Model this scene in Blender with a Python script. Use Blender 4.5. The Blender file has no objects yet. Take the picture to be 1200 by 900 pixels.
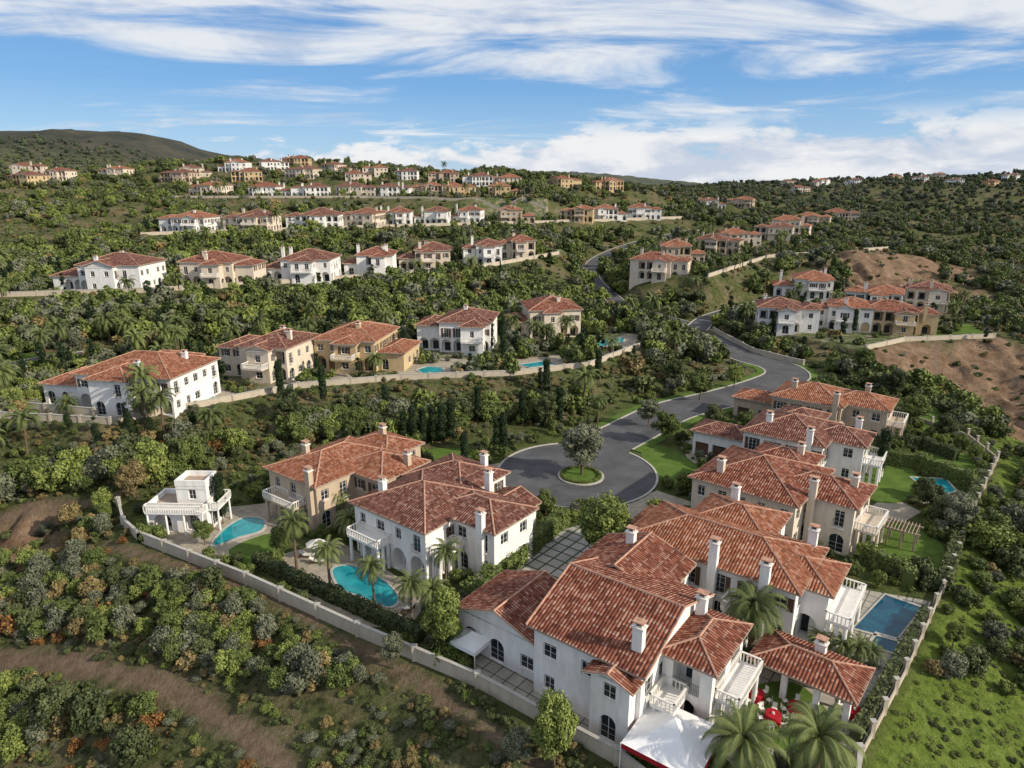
import bpy, math, random
import numpy as np
from mathutils import Vector, Matrix
rnd=random.Random(7); nr=np.random.RandomState(7)
scene=bpy.context.scene
COL=scene.collection
PITCH=math.radians(16.4); CAMH=45.0; F=800.0
# ------------------------------------------------------------ unprojection helpers (image pixels -> world metres, through the camera)
def ray(u,v):
    x=(u-600)/F; d=(v-450)/F
    return x, math.cos(PITCH)-math.sin(PITCH)*d, -math.sin(PITCH)-math.cos(PITCH)*d
def S(u,v,z=0.0):
    x,y,w=ray(u,v); t=(z-CAMH)/w
    return (x*t,y*t,z)
# ------------------------------------------------------------ node helpers
class NT:
    def __init__(s,nt): s.nt=nt
    def n(s,t,**k):
        n=s.nt.nodes.new(t)
        for a,b in k.items(): setattr(n,a,b)
        return n
    def l(s,a,b): s.nt.links.new(a,b)
    def put(s,sock,v):
        if isinstance(v,bpy.types.NodeSocket): s.l(v,sock)
        else: sock.default_value=v
    def m(s,op,a,b=0.0,c=0.0,clamp=False):
        n=s.n('ShaderNodeMath',operation=op); n.use_clamp=clamp
        s.put(n.inputs[0],a); s.put(n.inputs[1],b); s.put(n.inputs[2],c)
        return n.outputs[0]
    def ss(s,x,a,b):
        n=s.n('ShaderNodeMapRange'); n.interpolation_type='SMOOTHSTEP'
        s.put(n.inputs[0],x); n.inputs[1].default_value=a; n.inputs[2].default_value=b
        return n.outputs[0]
    def mix(s,f,a,b,bt='MIX'):
        n=s.n('ShaderNodeMixRGB',blend_type=bt)
        s.put(n.inputs[0],f)
        for i,v in ((1,a),(2,b)):
            if isinstance(v,tuple): v=(v[0],v[1],v[2],1)
            s.put(n.inputs[i],v)
        return n.outputs[0]
    def noise(s,vec,scale,detail=4,rough=.55,dist=0.0):
        n=s.n('ShaderNodeTexNoise'); s.l(vec,n.inputs['Vector'])
        n.inputs['Scale'].default_value=scale; n.inputs['Detail'].default_value=detail
        n.inputs['Roughness'].default_value=rough; n.inputs['Distortion'].default_value=dist
        return n.outputs['Fac']
    def ramp(s,f,stops):
        n=s.n('ShaderNodeValToRGB'); s.l(f,n.inputs[0]); e=n.color_ramp.elements
        while len(e)<len(stops): e.new(.5)
        for i,(p,c) in enumerate(stops):
            e[i].position=p; e[i].color=(c[0],c[1],c[2],1)
        return n.outputs[0]
    def attr(s,name):
        return s.n('ShaderNodeAttribute',attribute_name=name).outputs['Fac']
def newmat(name,rough=.8,spec=.2):
    m=bpy.data.materials.new(name); m.use_nodes=True
    b=m.node_tree.nodes['Principled BSDF']; b.inputs['Roughness'].default_value=rough
    b.inputs['Specular IOR Level'].default_value=spec
    return m,NT(m.node_tree),b
def bump(t,b,h,strength=.5,dist=.1):
    n=t.n('ShaderNodeBump'); n.inputs['Strength'].default_value=strength; n.inputs['Distance'].default_value=dist
    t.l(h,n.inputs['Height']); t.l(n.outputs[0],b.inputs['Normal'])
def simple(name,c,rough=.8,spec=.2,var=.15,scale=1.5,bmp=0.0):
    m,t,b=newmat(name,rough,spec)
    g=t.n('ShaderNodeNewGeometry').outputs['Position']
    f=t.noise(g,scale,4,.65)
    lo=tuple(x*(1-var) for x in c); hi=tuple(min(1,x*(1+var)) for x in c)
    t.l(t.ramp(f,[(.3,lo),(.7,hi)]),b.inputs['Base Color'])
    if bmp: bump(t,b,t.noise(g,scale*6,3),.5,bmp)
    return m
def stucco(name,c):
    m,t,b=newmat(name,.9,.1)
    g=t.n('ShaderNodeNewGeometry').outputs['Position']
    mp=t.n('ShaderNodeMapping'); t.l(g,mp.inputs[0]); mp.inputs['Scale'].default_value=(1.3,1.3,.35)
    f=t.noise(mp.outputs[0],1.0,5,.7)
    t.l(t.ramp(f,[(.3,tuple(x*.80 for x in c)),(.6,c)]),b.inputs['Base Color'])
    return m
def rooftile(name,cols):
    m,t,b=newmat(name,.9,.1)
    uv=t.n('ShaderNodeUVMap',uv_map='UVMap').outputs[0]
    s=t.n('ShaderNodeSeparateXYZ'); t.l(uv,s.inputs[0])
    u=t.m('DIVIDE',s.outputs[0],.32); v=t.m('DIVIDE',s.outputs[1],.42)
    fu=t.m('FLOOR',u); fv=t.m('FLOOR',v)
    cb=t.n('ShaderNodeCombineXYZ'); t.l(fu,cb.inputs[0]); t.l(fv,cb.inputs[1])
    wn=t.n('ShaderNodeTexWhiteNoise',noise_dimensions='3D'); t.l(cb.outputs[0],wn.inputs['Vector'])
    col=t.ramp(wn.outputs[0],[(0,cols[0]),(.35,cols[1]),(.8,cols[2]),(1,cols[3])])
    g=t.n('ShaderNodeNewGeometry').outputs['Position']
    st=t.noise(g,.45,5,.7)
    col=t.mix(t.m('MULTIPLY',t.ss(st,.42,.7),.55),col,tuple(x*.42 for x in cols[1]))
    row=t.m('LESS_THAN',t.m('MODULO',t.m('ADD',fv,300.0),3.0),.5)
    fr=t.m('FRACT',v)
    edge=t.m('MULTIPLY',row,t.m('LESS_THAN',fr,.42))
    hum=t.m('SINE',t.m('MULTIPLY',t.m('FRACT',u),math.pi))
    edge=t.m('MULTIPLY',edge,t.m('GREATER_THAN',hum,.6))
    edge=t.m('MULTIPLY',edge,t.m('GREATER_THAN',wn.outputs[0],.3))
    col=t.mix(t.m('MULTIPLY',edge,.5),col,(.46,.35,.28))
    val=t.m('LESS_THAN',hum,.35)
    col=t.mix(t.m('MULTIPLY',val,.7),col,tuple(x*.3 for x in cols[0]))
    t.l(col,b.inputs['Base Color'])
    h=t.m('ADD',hum,t.m('MULTIPLY',t.m('SUBTRACT',1.0,fr),.5))
    bump(t,b,h,.9,.12)
    return m
M={}
M['white']=stucco('stucco_white',(.80,.78,.75))
M['cream']=stucco('stucco_cream',(.66,.57,.46))
M['beige']=stucco('stucco_beige',(.50,.40,.30))
M['yellow']=stucco('stucco_yellow',(.54,.41,.24))
M['wallw']=stucco('garden_wall_stucco',(.50,.43,.34))
M['roofA']=rooftile('roof_tile_red',[(.13,.045,.030),(.24,.085,.054),(.32,.130,.085),(.44,.25,.18)])
M['roofB']=rooftile('roof_tile_orange',[(.20,.070,.040),(.32,.122,.068),(.40,.175,.105),(.50,.29,.20)])
M['roofC']=rooftile('roof_tile_brown',[(.11,.045,.034),(.19,.080,.060),(.25,.112,.085),(.38,.24,.18)])
M['ridge']=simple('ridge_tile',(.42,.245,.175),.85,.1,.3,2)
M['trim']=simple('trim_paint',(.74,.71,.66),.6,.3,.08)
M['wood']=simple('dark_wood',(.10,.055,.035),.6,.3,.25)
M['fascia']=simple('eave_fascia',(.34,.26,.20),.7,.2,.1)
m,t,b=newmat('window_glass',.08,.6); b.inputs['Base Color'].default_value=(.02,.028,.035,1); M['glass']=m
M['metal']=simple('dark_metal',(.03,.03,.03),.4,.5,.1)
M['asphalt']=simple('asphalt',(.085,.085,.090),.9,.2,.3,.22,.01)
M['kerb']=simple('concrete_kerb',(.40,.38,.34),.85,.2,.15,1)
M['bark']=simple('bark',(.13,.095,.065),.95,.1,.3,4)
M['cloth']=simple('tent_fabric',(.80,.80,.80),.7,.2,.04)
M['red']=simple('red_cloth',(.34,.012,.02),.7,.2,.15)
M['cushion']=simple('cushion_fabric',(.62,.60,.55),.8,.1,.06)
def water(name,c1,c2):
    m,t,b=newmat(name,.08,.25)
    g=t.n('ShaderNodeNewGeometry').outputs['Position']
    t.l(t.ramp(t.noise(g,.6,3),[(.35,c1),(.65,c2)]),b.inputs['Base Color'])
    bump(t,b,t.noise(g,3,3),.15,.05); return m
M['pool']=water('pool_water',(.012,.20,.24),(.025,.30,.33))
M['poold']=water('pool_water_deep',(.006,.05,.095),(.010,.09,.14))
def paving(name,c,j,sz,mort):
    m,t,b=newmat(name,.85,.2)
    g=t.n('ShaderNodeNewGeometry').outputs['Position']
    mp=t.n('ShaderNodeMapping'); t.l(g,mp.inputs[0]); mp.inputs['Rotation'].default_value=(0,0,math.radians(38))
    br=t.n('ShaderNodeTexBrick'); br.offset=0; t.l(mp.outputs[0],br.inputs[0])
    br.inputs['Scale'].default_value=1; br.inputs['Brick Width'].default_value=sz; br.inputs['Row Height'].default_value=sz
    br.inputs['Mortar Size'].default_value=mort; br.inputs['Mortar Smooth'].default_value=.1
    br.inputs['Color1'].default_value=(*c,1); br.inputs['Color2'].default_value=(*[x*.82 for x in c],1); br.inputs['Mortar'].default_value=(*j,1)
    f=t.noise(g,.8,5,.7)
    t.l(t.mix(.7,br.outputs['Color'],t.ramp(f,[(.3,(.55,.55,.55)),(.7,(1.15,1.15,1.1))]),'MULTIPLY'),b.inputs['Base Color'])
    return m
M['drive']=paving('driveway_pavers',(.40,.38,.35),(.05,.07,.03),1.7,.12)
M['patio']=paving('patio_pavers',(.40,.35,.28),(.25,.22,.18),.7,.02)
M['patio2']=paving('patio_slabs',(.42,.39,.34),(.10,.10,.07),1.4,.06)
def lawnmat(name,a,b2,sc=.5):
    m,t,b=newmat(name,.95,.05)
    g=t.n('ShaderNodeNewGeometry').outputs['Position']
    f=t.noise(g,sc,6,.75)
    t.l(t.ramp(f,[(.3,a),(.7,b2)]),b.inputs['Base Color'])
    bump(t,b,t.noise(g,7,3,.7),.8,.08); return m
M['lawn']=lawnmat('lawn_grass',(.055,.10,.02),(.12,.18,.04))
def leafmat(name,dark,light):
    m,t,b=newmat(name,.6,.2)
    tone=t.attr('tone')
    oi=t.n('ShaderNodeObjectInfo').outputs['Random']
    f=t.m('ADD',t.m('MULTIPLY',tone,.60),t.m('MULTIPLY',oi,.40))
    c=t.ramp(f,[(.08,dark),(.5,tuple((dark[i]+light[i])*.5 for i in range(3))),(.92,light)])
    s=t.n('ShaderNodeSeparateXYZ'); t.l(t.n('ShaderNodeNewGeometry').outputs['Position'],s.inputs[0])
    c=t.mix(t.m('MULTIPLY',t.ss(s.outputs[1],350,1500),.5),c,(.08,.105,.105))  # distance haze painted into the leaf colour, bluer with world Y
    t.l(c,b.inputs['Base Color'])
    return m
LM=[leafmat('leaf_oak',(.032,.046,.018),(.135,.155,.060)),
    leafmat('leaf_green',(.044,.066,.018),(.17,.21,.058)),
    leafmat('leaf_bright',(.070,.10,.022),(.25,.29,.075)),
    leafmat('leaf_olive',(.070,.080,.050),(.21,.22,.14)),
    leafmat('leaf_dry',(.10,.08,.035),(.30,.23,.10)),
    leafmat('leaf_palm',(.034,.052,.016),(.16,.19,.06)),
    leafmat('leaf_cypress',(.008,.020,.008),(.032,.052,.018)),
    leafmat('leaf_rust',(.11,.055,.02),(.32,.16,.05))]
# ------------------------------------------------------------ numpy value noise
_G=nr.rand(256,256)
def vnoise(x,y):
    xi=np.floor(x).astype(int); yi=np.floor(y).astype(int); fx=x-xi; fy=y-yi
    fx=fx*fx*(3-2*fx); fy=fy*fy*(3-2*fy)
    a=_G[xi&255,yi&255]; b=_G[(xi+1)&255,yi&255]; c=_G[xi&255,(yi+1)&255]; d=_G[(xi+1)&255,(yi+1)&255]
    return (a*(1-fx)+b*fx)*(1-fy)+(c*(1-fx)+d*fx)*fy
def fbm(x,y,o=4):
    s=0;a=.5;t=0
    for i in range(o):
        s=s+a*vnoise(x*2**i+i*17.3,y*2**i+i*9.1); t+=a; a*=.5
    return s/t
def sstep(a,b,x):
    t=np.clip((x-a)/(b-a),0,1); return t*t*(3-2*t)
def polysdf(P,x,y):
    P=np.array([(p[0],p[1]) for p in P]); n=len(P); d=np.full(x.shape,1e18); ins=np.zeros(x.shape,bool)
    for i in range(n):
        a=P[i]; b=P[(i+1)%n]; e=b-a
        t=np.clip(((x-a[0])*e[0]+(y-a[1])*e[1])/(e@e+1e-9),0,1)
        d=np.minimum(d,(x-a[0]-t*e[0])**2+(y-a[1]-t*e[1])**2)
        c=((a[1]>y)!=(b[1]>y))&(x<(b[0]-a[0])*(y-a[1])/(b[1]-a[1]+1e-12)+a[0]); ins^=c
    d=np.sqrt(d); return np.where(ins,-d,d)
def linedist(L,x,y):
    d=np.full(x.shape,1e9); z=np.zeros(x.shape)
    for a,b in zip(L[:-1],L[1:]):
        ex,ey=b[0]-a[0],b[1]-a[1]
        t=np.clip(((x-a[0])*ex+(y-a[1])*ey)/(ex*ex+ey*ey+1e-9),0,1)
        q=np.hypot(x-a[0]-t*ex,y-a[1]-t*ey); k=q<d
        d=np.where(k,q,d)
        if len(a)>2: z=np.where(k,a[2]+(b[2]-a[2])*t,z)
    return d,z
def catmull(P,k=6,closed=False):
    P=[np.array(p,float) for p in P]; n=len(P); out=[]
    rng=range(n if closed else n-1)
    for i in rng:
        if closed: p0,p1,p2,p3=P[i-1],P[i],P[(i+1)%n],P[(i+2)%n]
        else: p0,p1,p2,p3=P[max(i-1,0)],P[i],P[i+1],P[min(i+2,n-1)]
        for j in range(k):
            t=j/k; out.append(.5*((2*p1)+(-p0+p2)*t+(2*p0-5*p1+4*p2-p3)*t*t+(-p0+3*p1-3*p2+p3)*t**3))
    if not closed: out.append(P[-1])
    return out
# ------------------------------------------------------------ terrain layout
WL=[S(165,635),S(290,685),S(420,745),S(560,805),S(722,895)]
WR=[S(1005,893),S(1060,790),S(1110,680),S(1140,600),S(1168,540)]
P0=WL+[(14,38,0),(24,37,0)]+WR+[(84,118,0),(80,128,0),(77,150,0),(75,166,0),(60,160,0),(45,152,0),(30,143,0),(15,130,0),(0,120,0),(-14,112,0),(-30,111,0),(-45,100,0),(-57,90,0)]
W2=[(-150,114,6),S(0,490,6),S(60,493,6),S(130,497,6),S(230,478,6),S(350,455,6),S(470,445,6),S(600,440,6),S(690,430,6),S(755,405,6)]
P2=W2+[(33,190,6),(0,184,6),(-30,174,6),(-60,167,6),(-100,160,6),(-150,150,6)]
W3=[(-185,172,16),S(0,348,16),S(170,343,16),S(400,328,16),S(560,315,16),S(655,298,16)]
P3=W3+[(22,318,16),(-12,277,16),(-53,250,16),(-101,224,16),(-150,214,16),(-190,205,16)]
W4=[S(165,276,23.5),S(400,268,23.5),S(640,261,23.5),S(800,256,23.5)]
P4=W4+[(112,500,23.5),(20,440,23.5),(-86,390,23.5),(-165,342,23.5)]
W5=[S(200,232,36),S(430,232,36),S(640,233,36)]
P5=W5+[(22,485,36),(-85,485,36),(-215,485,36)]
WRa=[S(1015,410,3),S(1060,400,3),S(1165,396,3)]
PR=WRa+[(150,262,3),(105,262,3),(78,222,3),(76,200,3)]
WRb=[S(830,325,13),S(900,302,13),S(1040,292,13)]
PRb=WRb+[(176,375,13),(110,345,13),(66,300,13),(52,262,13)]
PADS=[(P0,0),(P2,6),(P3,16),(P4,23.5),(P5,36),(PR,3),(PRb,13)]
MAIN=catmull([(13,110,0),(22.6,121.3,0),(33,133,0),(46.6,142,0),(59,151.5,0),(67,160,0),(68,169,0),(63,177,.3),(58.6,194,.8),(56,210,1.2),(50,222,1.8),(42,233,2.5)],8)
MAIN2=catmull([(45,229,2.3),(41,236,2.7),(37,256,4),(34,296,7),(43,337,10),(70,380,14),(110,420,18)],8)
BR=catmull([(57,208,1.2),(66,224,2),(84,240,3),(120,268,5)],6)
R2=[S(-60,445,6),S(0,432,6),S(60,420,6),S(120,413,6)]
ROADS=[(MAIN,5.0),(MAIN2,3.2),(BR,3.2)]
CP=[]
def addline(L,sp=6,closed=False):
    L=list(L)+([L[0]] if closed else [])
    for a,b in zip(L[:-1],L[1:]):
        d=math.hypot(b[0]-a[0],b[1]-a[1]); n=max(1,int(d/max(sp,(a[1]+b[1])/40)))
        for i in range(n): 
            t=i/n; CP.append([a[k]+(b[k]-a[k])*t for k in range(3)])
for P,z in PADS: addline(P,6,True)
for L,w_ in ROADS: addline(L[::3],12)
CP+= [(-62,59,-11),(-30,40,-11),(-5,24,-11),(-82,30,-26),(-49,10,-26),(-25,-6,-26),(-46,50,-11),(-71,87,-4),(-83,102,-1),(-110,85,-8),(-130,60,-20),(-74,73,-9),
(97,94,-8),(67,58,-8),(43,32,-8),(128,68,-26),(97,32,-26),(74,6,-26),(20,10,-22),(107,137,-5),(140,110,-14),(112,160,-3),(150,150,-9),(190,150,-18),(170,185,0),(220,220,-8),(260,300,-10),
(100,145,-3),(0,128,.5),(-20,122,.5),(-45,112,0),(20,142,1),(40,165,2.5),(45,205,2),(20,215,5),(15,260,9),(65,250,5),(60,225,3),(80,190,1.5),(88,180,0),
(130,285,12),(150,300,16),(165,325,16),(200,340,10),(215,300,0),(200,250,-6),(190,215,-5),
(300,400,-8),(250,500,2),(380,500,-8),(450,800,8),(600,800,11),(260,420,0),(180,450,14),
(330,1100,42),(400,1100,45),(600,1100,50),(850,1100,57),(1200,1100,60),(600,1700,20),(300,1700,20),(1300,1800,20),
(130,560,27),(200,700,30),(300,900,32),(60,600,44),(0,600,52),(-105,600,57),(-215,600,62),(-320,600,55),(-430,600,47),(-600,700,45),
(-180,290,14),(-230,300,22),(-280,380,32),(-330,300,30),(-260,240,18),(-330,460,38),(-220,200,12),(-300,180,14),(-200,140,6),(-200,100,0),
(0,950,20),(-200,950,30),(-450,1000,44),(-800,1000,52),(-1000,900,50),
(-1000,1500,146),(-940,1500,154),(-860,1500,150),(-760,1500,142),(-640,1500,104),(-1120,1500,142),(-540,1500,68),(-400,1500,50),(-1400,1500,120),(-950,2300,60),
(120,2500,84),(300,2500,76),(490,2500,58),(640,2500,36),(-100,2500,70),(1500,3000,20),(300,3300,0),
(0,5000,-5),(3000,5000,-5),(-4000,5000,-5),(6000,9000,-5),(-6000,9000,-5),(0,20000,-5),(-3000,500,20),(3000,500,20),(0,-300,-40),(-600,-200,-30),(600,-200,-30)]
pts=[]
for p in CP:
    if all((p[0]-q[0])**2+(p[1]-q[1])**2>4 for q in pts): pts.append(p)
A=np.array(pts,float); n=len(A)
K=np.hypot(A[:,None,0]-A[None,:,0],A[:,None,1]-A[None,:,1])
Mx=np.zeros((n+1,n+1)); Mx[:n,:n]=K; Mx[:n,n]=1; Mx[n,:n]=1
Wt=np.linalg.solve(Mx,np.append(A[:,2],0))
def axis(lo,hi,st,olo,ohi,g):
    a=list(np.arange(lo,hi,st)); s=st
    while a[-1]<ohi: s*=g; a.append(a[-1]+s)
    s=st; b=[lo]
    while b[-1]>olo: s*=g; b.append(b[-1]-s)
    return np.array(b[:0:-1]+a)
GX=axis(-115,150,.95,-9000,9000,1.032); GY=axis(30,225,.95,-400,20000,1.028)
X,Y=np.meshgrid(GX,GY)
xf,yf=X.ravel(),Y.ravel(); H=np.zeros(len(xf))
for i in range(0,len(xf),20000):
    xs=xf[i:i+20000,None]; ys=yf[i:i+20000,None]
    H[i:i+20000]=np.hypot(xs-A[None,:,0],ys-A[None,:,1])@Wt[:n]+Wt[n]
PD=np.full(len(xf),1e9); SD=[]
for P,z in PADS:
    d=polysdf(P,xf,yf); SD.append(d); w=1-sstep(.3,3,d); H=H*(1-w)+z*w; PD=np.minimum(PD,np.maximum(d,0))
for L,hw in ROADS:
    d,z=linedist(L,xf,yf); w=1-sstep(hw+1,hw+6,d); H=H*(1-w)+z*w; PD=np.minimum(PD,np.maximum(d-hw-1,0))
dist=np.hypot(xf,yf)
amp=np.interp(dist,[0,120,300,800,1300,2000,5000],[1.6,2.0,5,14,14,22,6])
H=H+sstep(1,14,PD)*amp*(fbm(xf/14+5,yf/14)-.5)*.8*np.interp(dist,[0,600,1200],[1,1,.3])+sstep(4,60,PD)*amp*(fbm(xf/60+5,yf/60)-.5)*1.3
HG=H.reshape(X.shape)
def h(x,y):
    i=int(np.clip(np.searchsorted(GX,x)-1,0,len(GX)-2)); j=int(np.clip(np.searchsorted(GY,y)-1,0,len(GY)-2))
    a=(x-GX[i])/(GX[i+1]-GX[i]); b=(y-GY[j])/(GY[j+1]-GY[j])
    return float((HG[j,i]*(1-a)+HG[j,i+1]*a)*(1-b)+(HG[j+1,i]*(1-a)+HG[j+1,i+1]*a)*b)
def hit(u,v):
    x,y,w=ray(u,v); t=30.0
    while t<4000:
        if CAMH+w*t<h(x*t,y*t): break
        t*=1.006
    return (x*t,y*t,h(x*t,y*t))
dry=np.zeros(len(xf))
def blob(cx,cy,rx,ry,a=1):
    global dry
    d=np.hypot((xf-cx)/rx,(yf-cy)/ry)+(fbm(xf/12,yf/12)-.5)*1.3
    dry=np.maximum(dry,a*(1-sstep(.7,1.1,d)))
for u,v,rx,ry in [(1150,445,26,24),(1185,470,26,20),(1110,428,16,12),(1190,430,24,22),(1165,490,16,12),(1195,505,14,12),(1100,450,12,10),(1060,325,34,30),(1090,308,30,30),(1020,305,20,20),(950,335,10,8),(1120,345,18,12),(20,620,9,6),(60,640,7,5),(1085,495,5,7)]:
    q=hit(u,v); blob(q[0],q[1],rx,ry)
# eroded gullies in the bare slopes
gul=1-np.abs(2*fbm(xf/11+60,yf/16+20,4)-1)*2.2
H=H-sstep(2,9,PD)*dry*np.clip(gul,0,1)*3.0
HG=H.reshape(X.shape)
PATHS=[([hit(*p)[:2] for p in [(-40,770),(60,778),(140,790),(210,812),(262,845),(310,880),(335,905)]],1.05),
       ([hit(*p)[:2] for p in [(120,640),(170,652),(250,672),(330,705),(400,750),(470,790),(540,835),(600,880),(640,910)]],.55),
       ([hit(*p)[:2] for p in [(0,610),(60,600),(110,590),(150,578)]],.9),
       ([hit(*p)[:2] for p in [(1100,400),(1095,430),(1120,460)]],.8)]
path=np.zeros(len(xf))
for L,w in PATHS:
    d,_=linedist(L,xf,yf); path=np.maximum(path,1-sstep(w*.7,w*1.4,d+(fbm(xf/2,yf/2)-.5)*1.0))
dry2=.75*sstep(.52,.75,fbm(xf/16+40,yf/16))
lr=polysdf([(28,44),(60,80),(84,112),(110,140),(150,120),(120,60),(60,20)],xf,yf); lush=1-sstep(-2,6,lr+(fbm(xf/8,yf/8)-.5)*8)
pad=1-sstep(-.2,1.2,SD[0]); padu=1-sstep(-.5,1.5,np.min(SD[1:],axis=0))
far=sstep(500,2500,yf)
mnt=sstep(1100,1350,yf)*(yf<2400)*(xf<-250)
me=bpy.data.meshes.new('ground'); nx,ny=len(GX),len(GY)
co=np.stack([xf,yf,H],1).astype(np.float32)
ii,jj=np.meshgrid(np.arange(nx-1),np.arange(ny-1)); b0=(jj*nx+ii).ravel()
fc=np.stack([b0,b0+1,b0+nx+1,b0+nx],1).astype(np.int32)
def fastmesh(me,co,fc,k):
    me.vertices.add(len(co)); me.vertices.foreach_set('co',np.asarray(co,np.float32).ravel())
    nf=len(fc); me.loops.add(nf*k); me.loops.foreach_set('vertex_index',np.asarray(fc,np.int32).ravel())
    me.polygons.add(nf); me.polygons.foreach_set('loop_start',np.arange(0,nf*k,k,dtype=np.int32))
    me.update(calc_edges=True)
fastmesh(me,co,fc,4)
me.polygons.foreach_set('use_smooth',np.ones(len(fc),bool))
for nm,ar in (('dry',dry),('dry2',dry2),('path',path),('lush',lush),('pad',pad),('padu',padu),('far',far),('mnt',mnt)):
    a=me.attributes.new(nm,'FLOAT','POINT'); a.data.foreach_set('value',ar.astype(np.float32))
ground=bpy.data.objects.new('ground',me); COL.objects.link(ground)
m,t,b=newmat('hillside_ground',.95,.05)
g=t.n('ShaderNodeNewGeometry').outputs['Position']
n1=t.noise(g,.09,5,.7); n2=t.noise(g,.9,6,.8); n4=t.noise(g,.3,6,.75)
c=t.ramp(n2,[(.34,(.028,.036,.015)),(.48,(.068,.080,.030)),(.6,(.11,.12,.048)),(.75,(.165,.155,.075))])
c=t.mix(t.m('MULTIPLY',t.ss(t.m('ADD',n1,t.m('MULTIPLY',t.attr('dry2'),.12)),.48,.62),.75),c,t.ramp(n2,[(.35,(.095,.078,.045)),(.65,(.22,.175,.11))]))
lu=t.ramp(n2,[(.32,(.045,.075,.017)),(.5,(.12,.17,.032)),(.72,(.20,.25,.06))])
c=t.mix(t.attr('lush'),c,lu)
dr=t.ramp(n4,[(.3,(.11,.068,.042)),(.5,(.21,.138,.09)),(.7,(.32,.23,.16))])
c=t.mix(t.m('MULTIPLY',t.attr('dry'),t.ss(n2,.34,.46)),c,dr)
pu=t.ramp(n4,[(.35,(.055,.085,.027)),(.5,(.12,.14,.06)),(.62,(.33,.28,.21))])
c=t.mix(t.attr('padu'),c,pu)
pd=t.ramp(n4,[(.35,(.05,.075,.022)),(.55,(.10,.12,.04)),(.7,(.19,.15,.10))])
c=t.mix(t.attr('pad'),c,pd)
c=t.mix(t.attr('path'),c,t.ramp(n2,[(.3,(.11,.074,.050)),(.7,(.24,.175,.125))]))
c=t.mix(t.attr('mnt'),c,t.ramp(t.noise(g,.02,6,.7),[(.35,(.030,.034,.022)),(.65,(.085,.072,.048))]))
c=t.mix(t.m('MULTIPLY',t.attr('far'),.4),c,(.07,.095,.115))  # aerial haze put into the ground colour: far hills tinted bluish
t.l(c,b.inputs['Base Color'])
bump(t,b,t.noise(g,1.8,5,.75),1.0,.5)
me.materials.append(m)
# ------------------------------------------------------------ mesh builder
class MB:
    def __init__(s): s.d={}
    def f(s,mat,pts,uv=None):
        e=s.d.setdefault(mat,([],[],[])); k=len(e[0]); e[0].extend([tuple(p) for p in pts]); e[1].append(tuple(range(k,k+len(pts))))
        e[2].extend(uv if uv else [(0,0)]*len(pts))
    def box(s,mat,x0,y0,z0,x1,y1,z1,bottom=True):
        P=[(x0,y0,z0),(x1,y0,z0),(x1,y1,z0),(x0,y1,z0),(x0,y0,z1),(x1,y0,z1),(x1,y1,z1),(x0,y1,z1)]
        fs=[(0,1,5,4),(1,2,6,5),(2,3,7,6),(3,0,4,7),(4,5,6,7)]+([(3,2,1,0)] if bottom else [])
        for q in fs: s.f(mat,[P[i] for i in q])
    def cyl(s,mat,x,y,z0,z1,r0,r1,n=10,cap=True):
        a=[(x+r0*math.cos(2*math.pi*i/n),y+r0*math.sin(2*math.pi*i/n),z0) for i in range(n)]
        c=[(x+r1*math.cos(2*math.pi*i/n),y+r1*math.sin(2*math.pi*i/n),z1) for i in range(n)]
        for i in range(n): s.f(mat,[a[i],a[(i+1)%n],c[(i+1)%n],c[i]])
        if cap: s.f(mat,c)
    def tube(s,mat,a,b,r,n=5):
        a=Vector(a);b=Vector(b); d=(b-a).normalized(); up=Vector((0,0,1)) if abs(d.z)<.95 else Vector((1,0,0))
        sx=d.cross(up).normalized(); sy=sx.cross(d)
        A=[a+sx*r*math.cos(2*math.pi*i/n)+sy*r*math.sin(2*math.pi*i/n) for i in range(n)]
        B=[p+(b-a) for p in A]
        for i in range(n): s.f(mat,[A[i],A[(i+1)%n],B[(i+1)%n],B[i]])
        s.f(mat,A[::-1]); s.f(mat,B)
    def out(s,name,loc=(0,0,0),ang=0,names={},single=False):
        if single and len(s.d)==1:
            (mat,(v,f,u)),=s.d.items()
            me=bpy.data.meshes.new(name); me.from_pydata(v,[],f); me.materials.append(M[mat]); o=bpy.data.objects.new(name,me)
            o.location=loc; o.rotation_euler=(0,0,ang); COL.objects.link(o); return o
        e=bpy.data.objects.new(name,None); COL.objects.link(e); e.location=loc; e.rotation_euler=(0,0,ang); e.empty_display_size=.5
        for mat,(v,f,u) in s.d.items():
            me=bpy.data.meshes.new(mat); me.from_pydata(v,[],f); uv=me.uv_layers.new(name='UVMap')
            uv.data.foreach_set('uv',np.array(u,np.float32).ravel())
            me.materials.append(M[mat]); o=bpy.data.objects.new(names.get(mat,mat),me); COL.objects.link(o); o.parent=e
        return e
PN={'white':'walls','cream':'walls','beige':'walls','yellow':'walls','roofA':'tile_roof','roofB':'tile_roof','roofC':'tile_roof','ridge':'ridge_tiles','glass':'window_glass','trim':'window_frames_and_trim','wood':'doors_and_shutters','fascia':'eaves','metal':'railing'}
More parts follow.
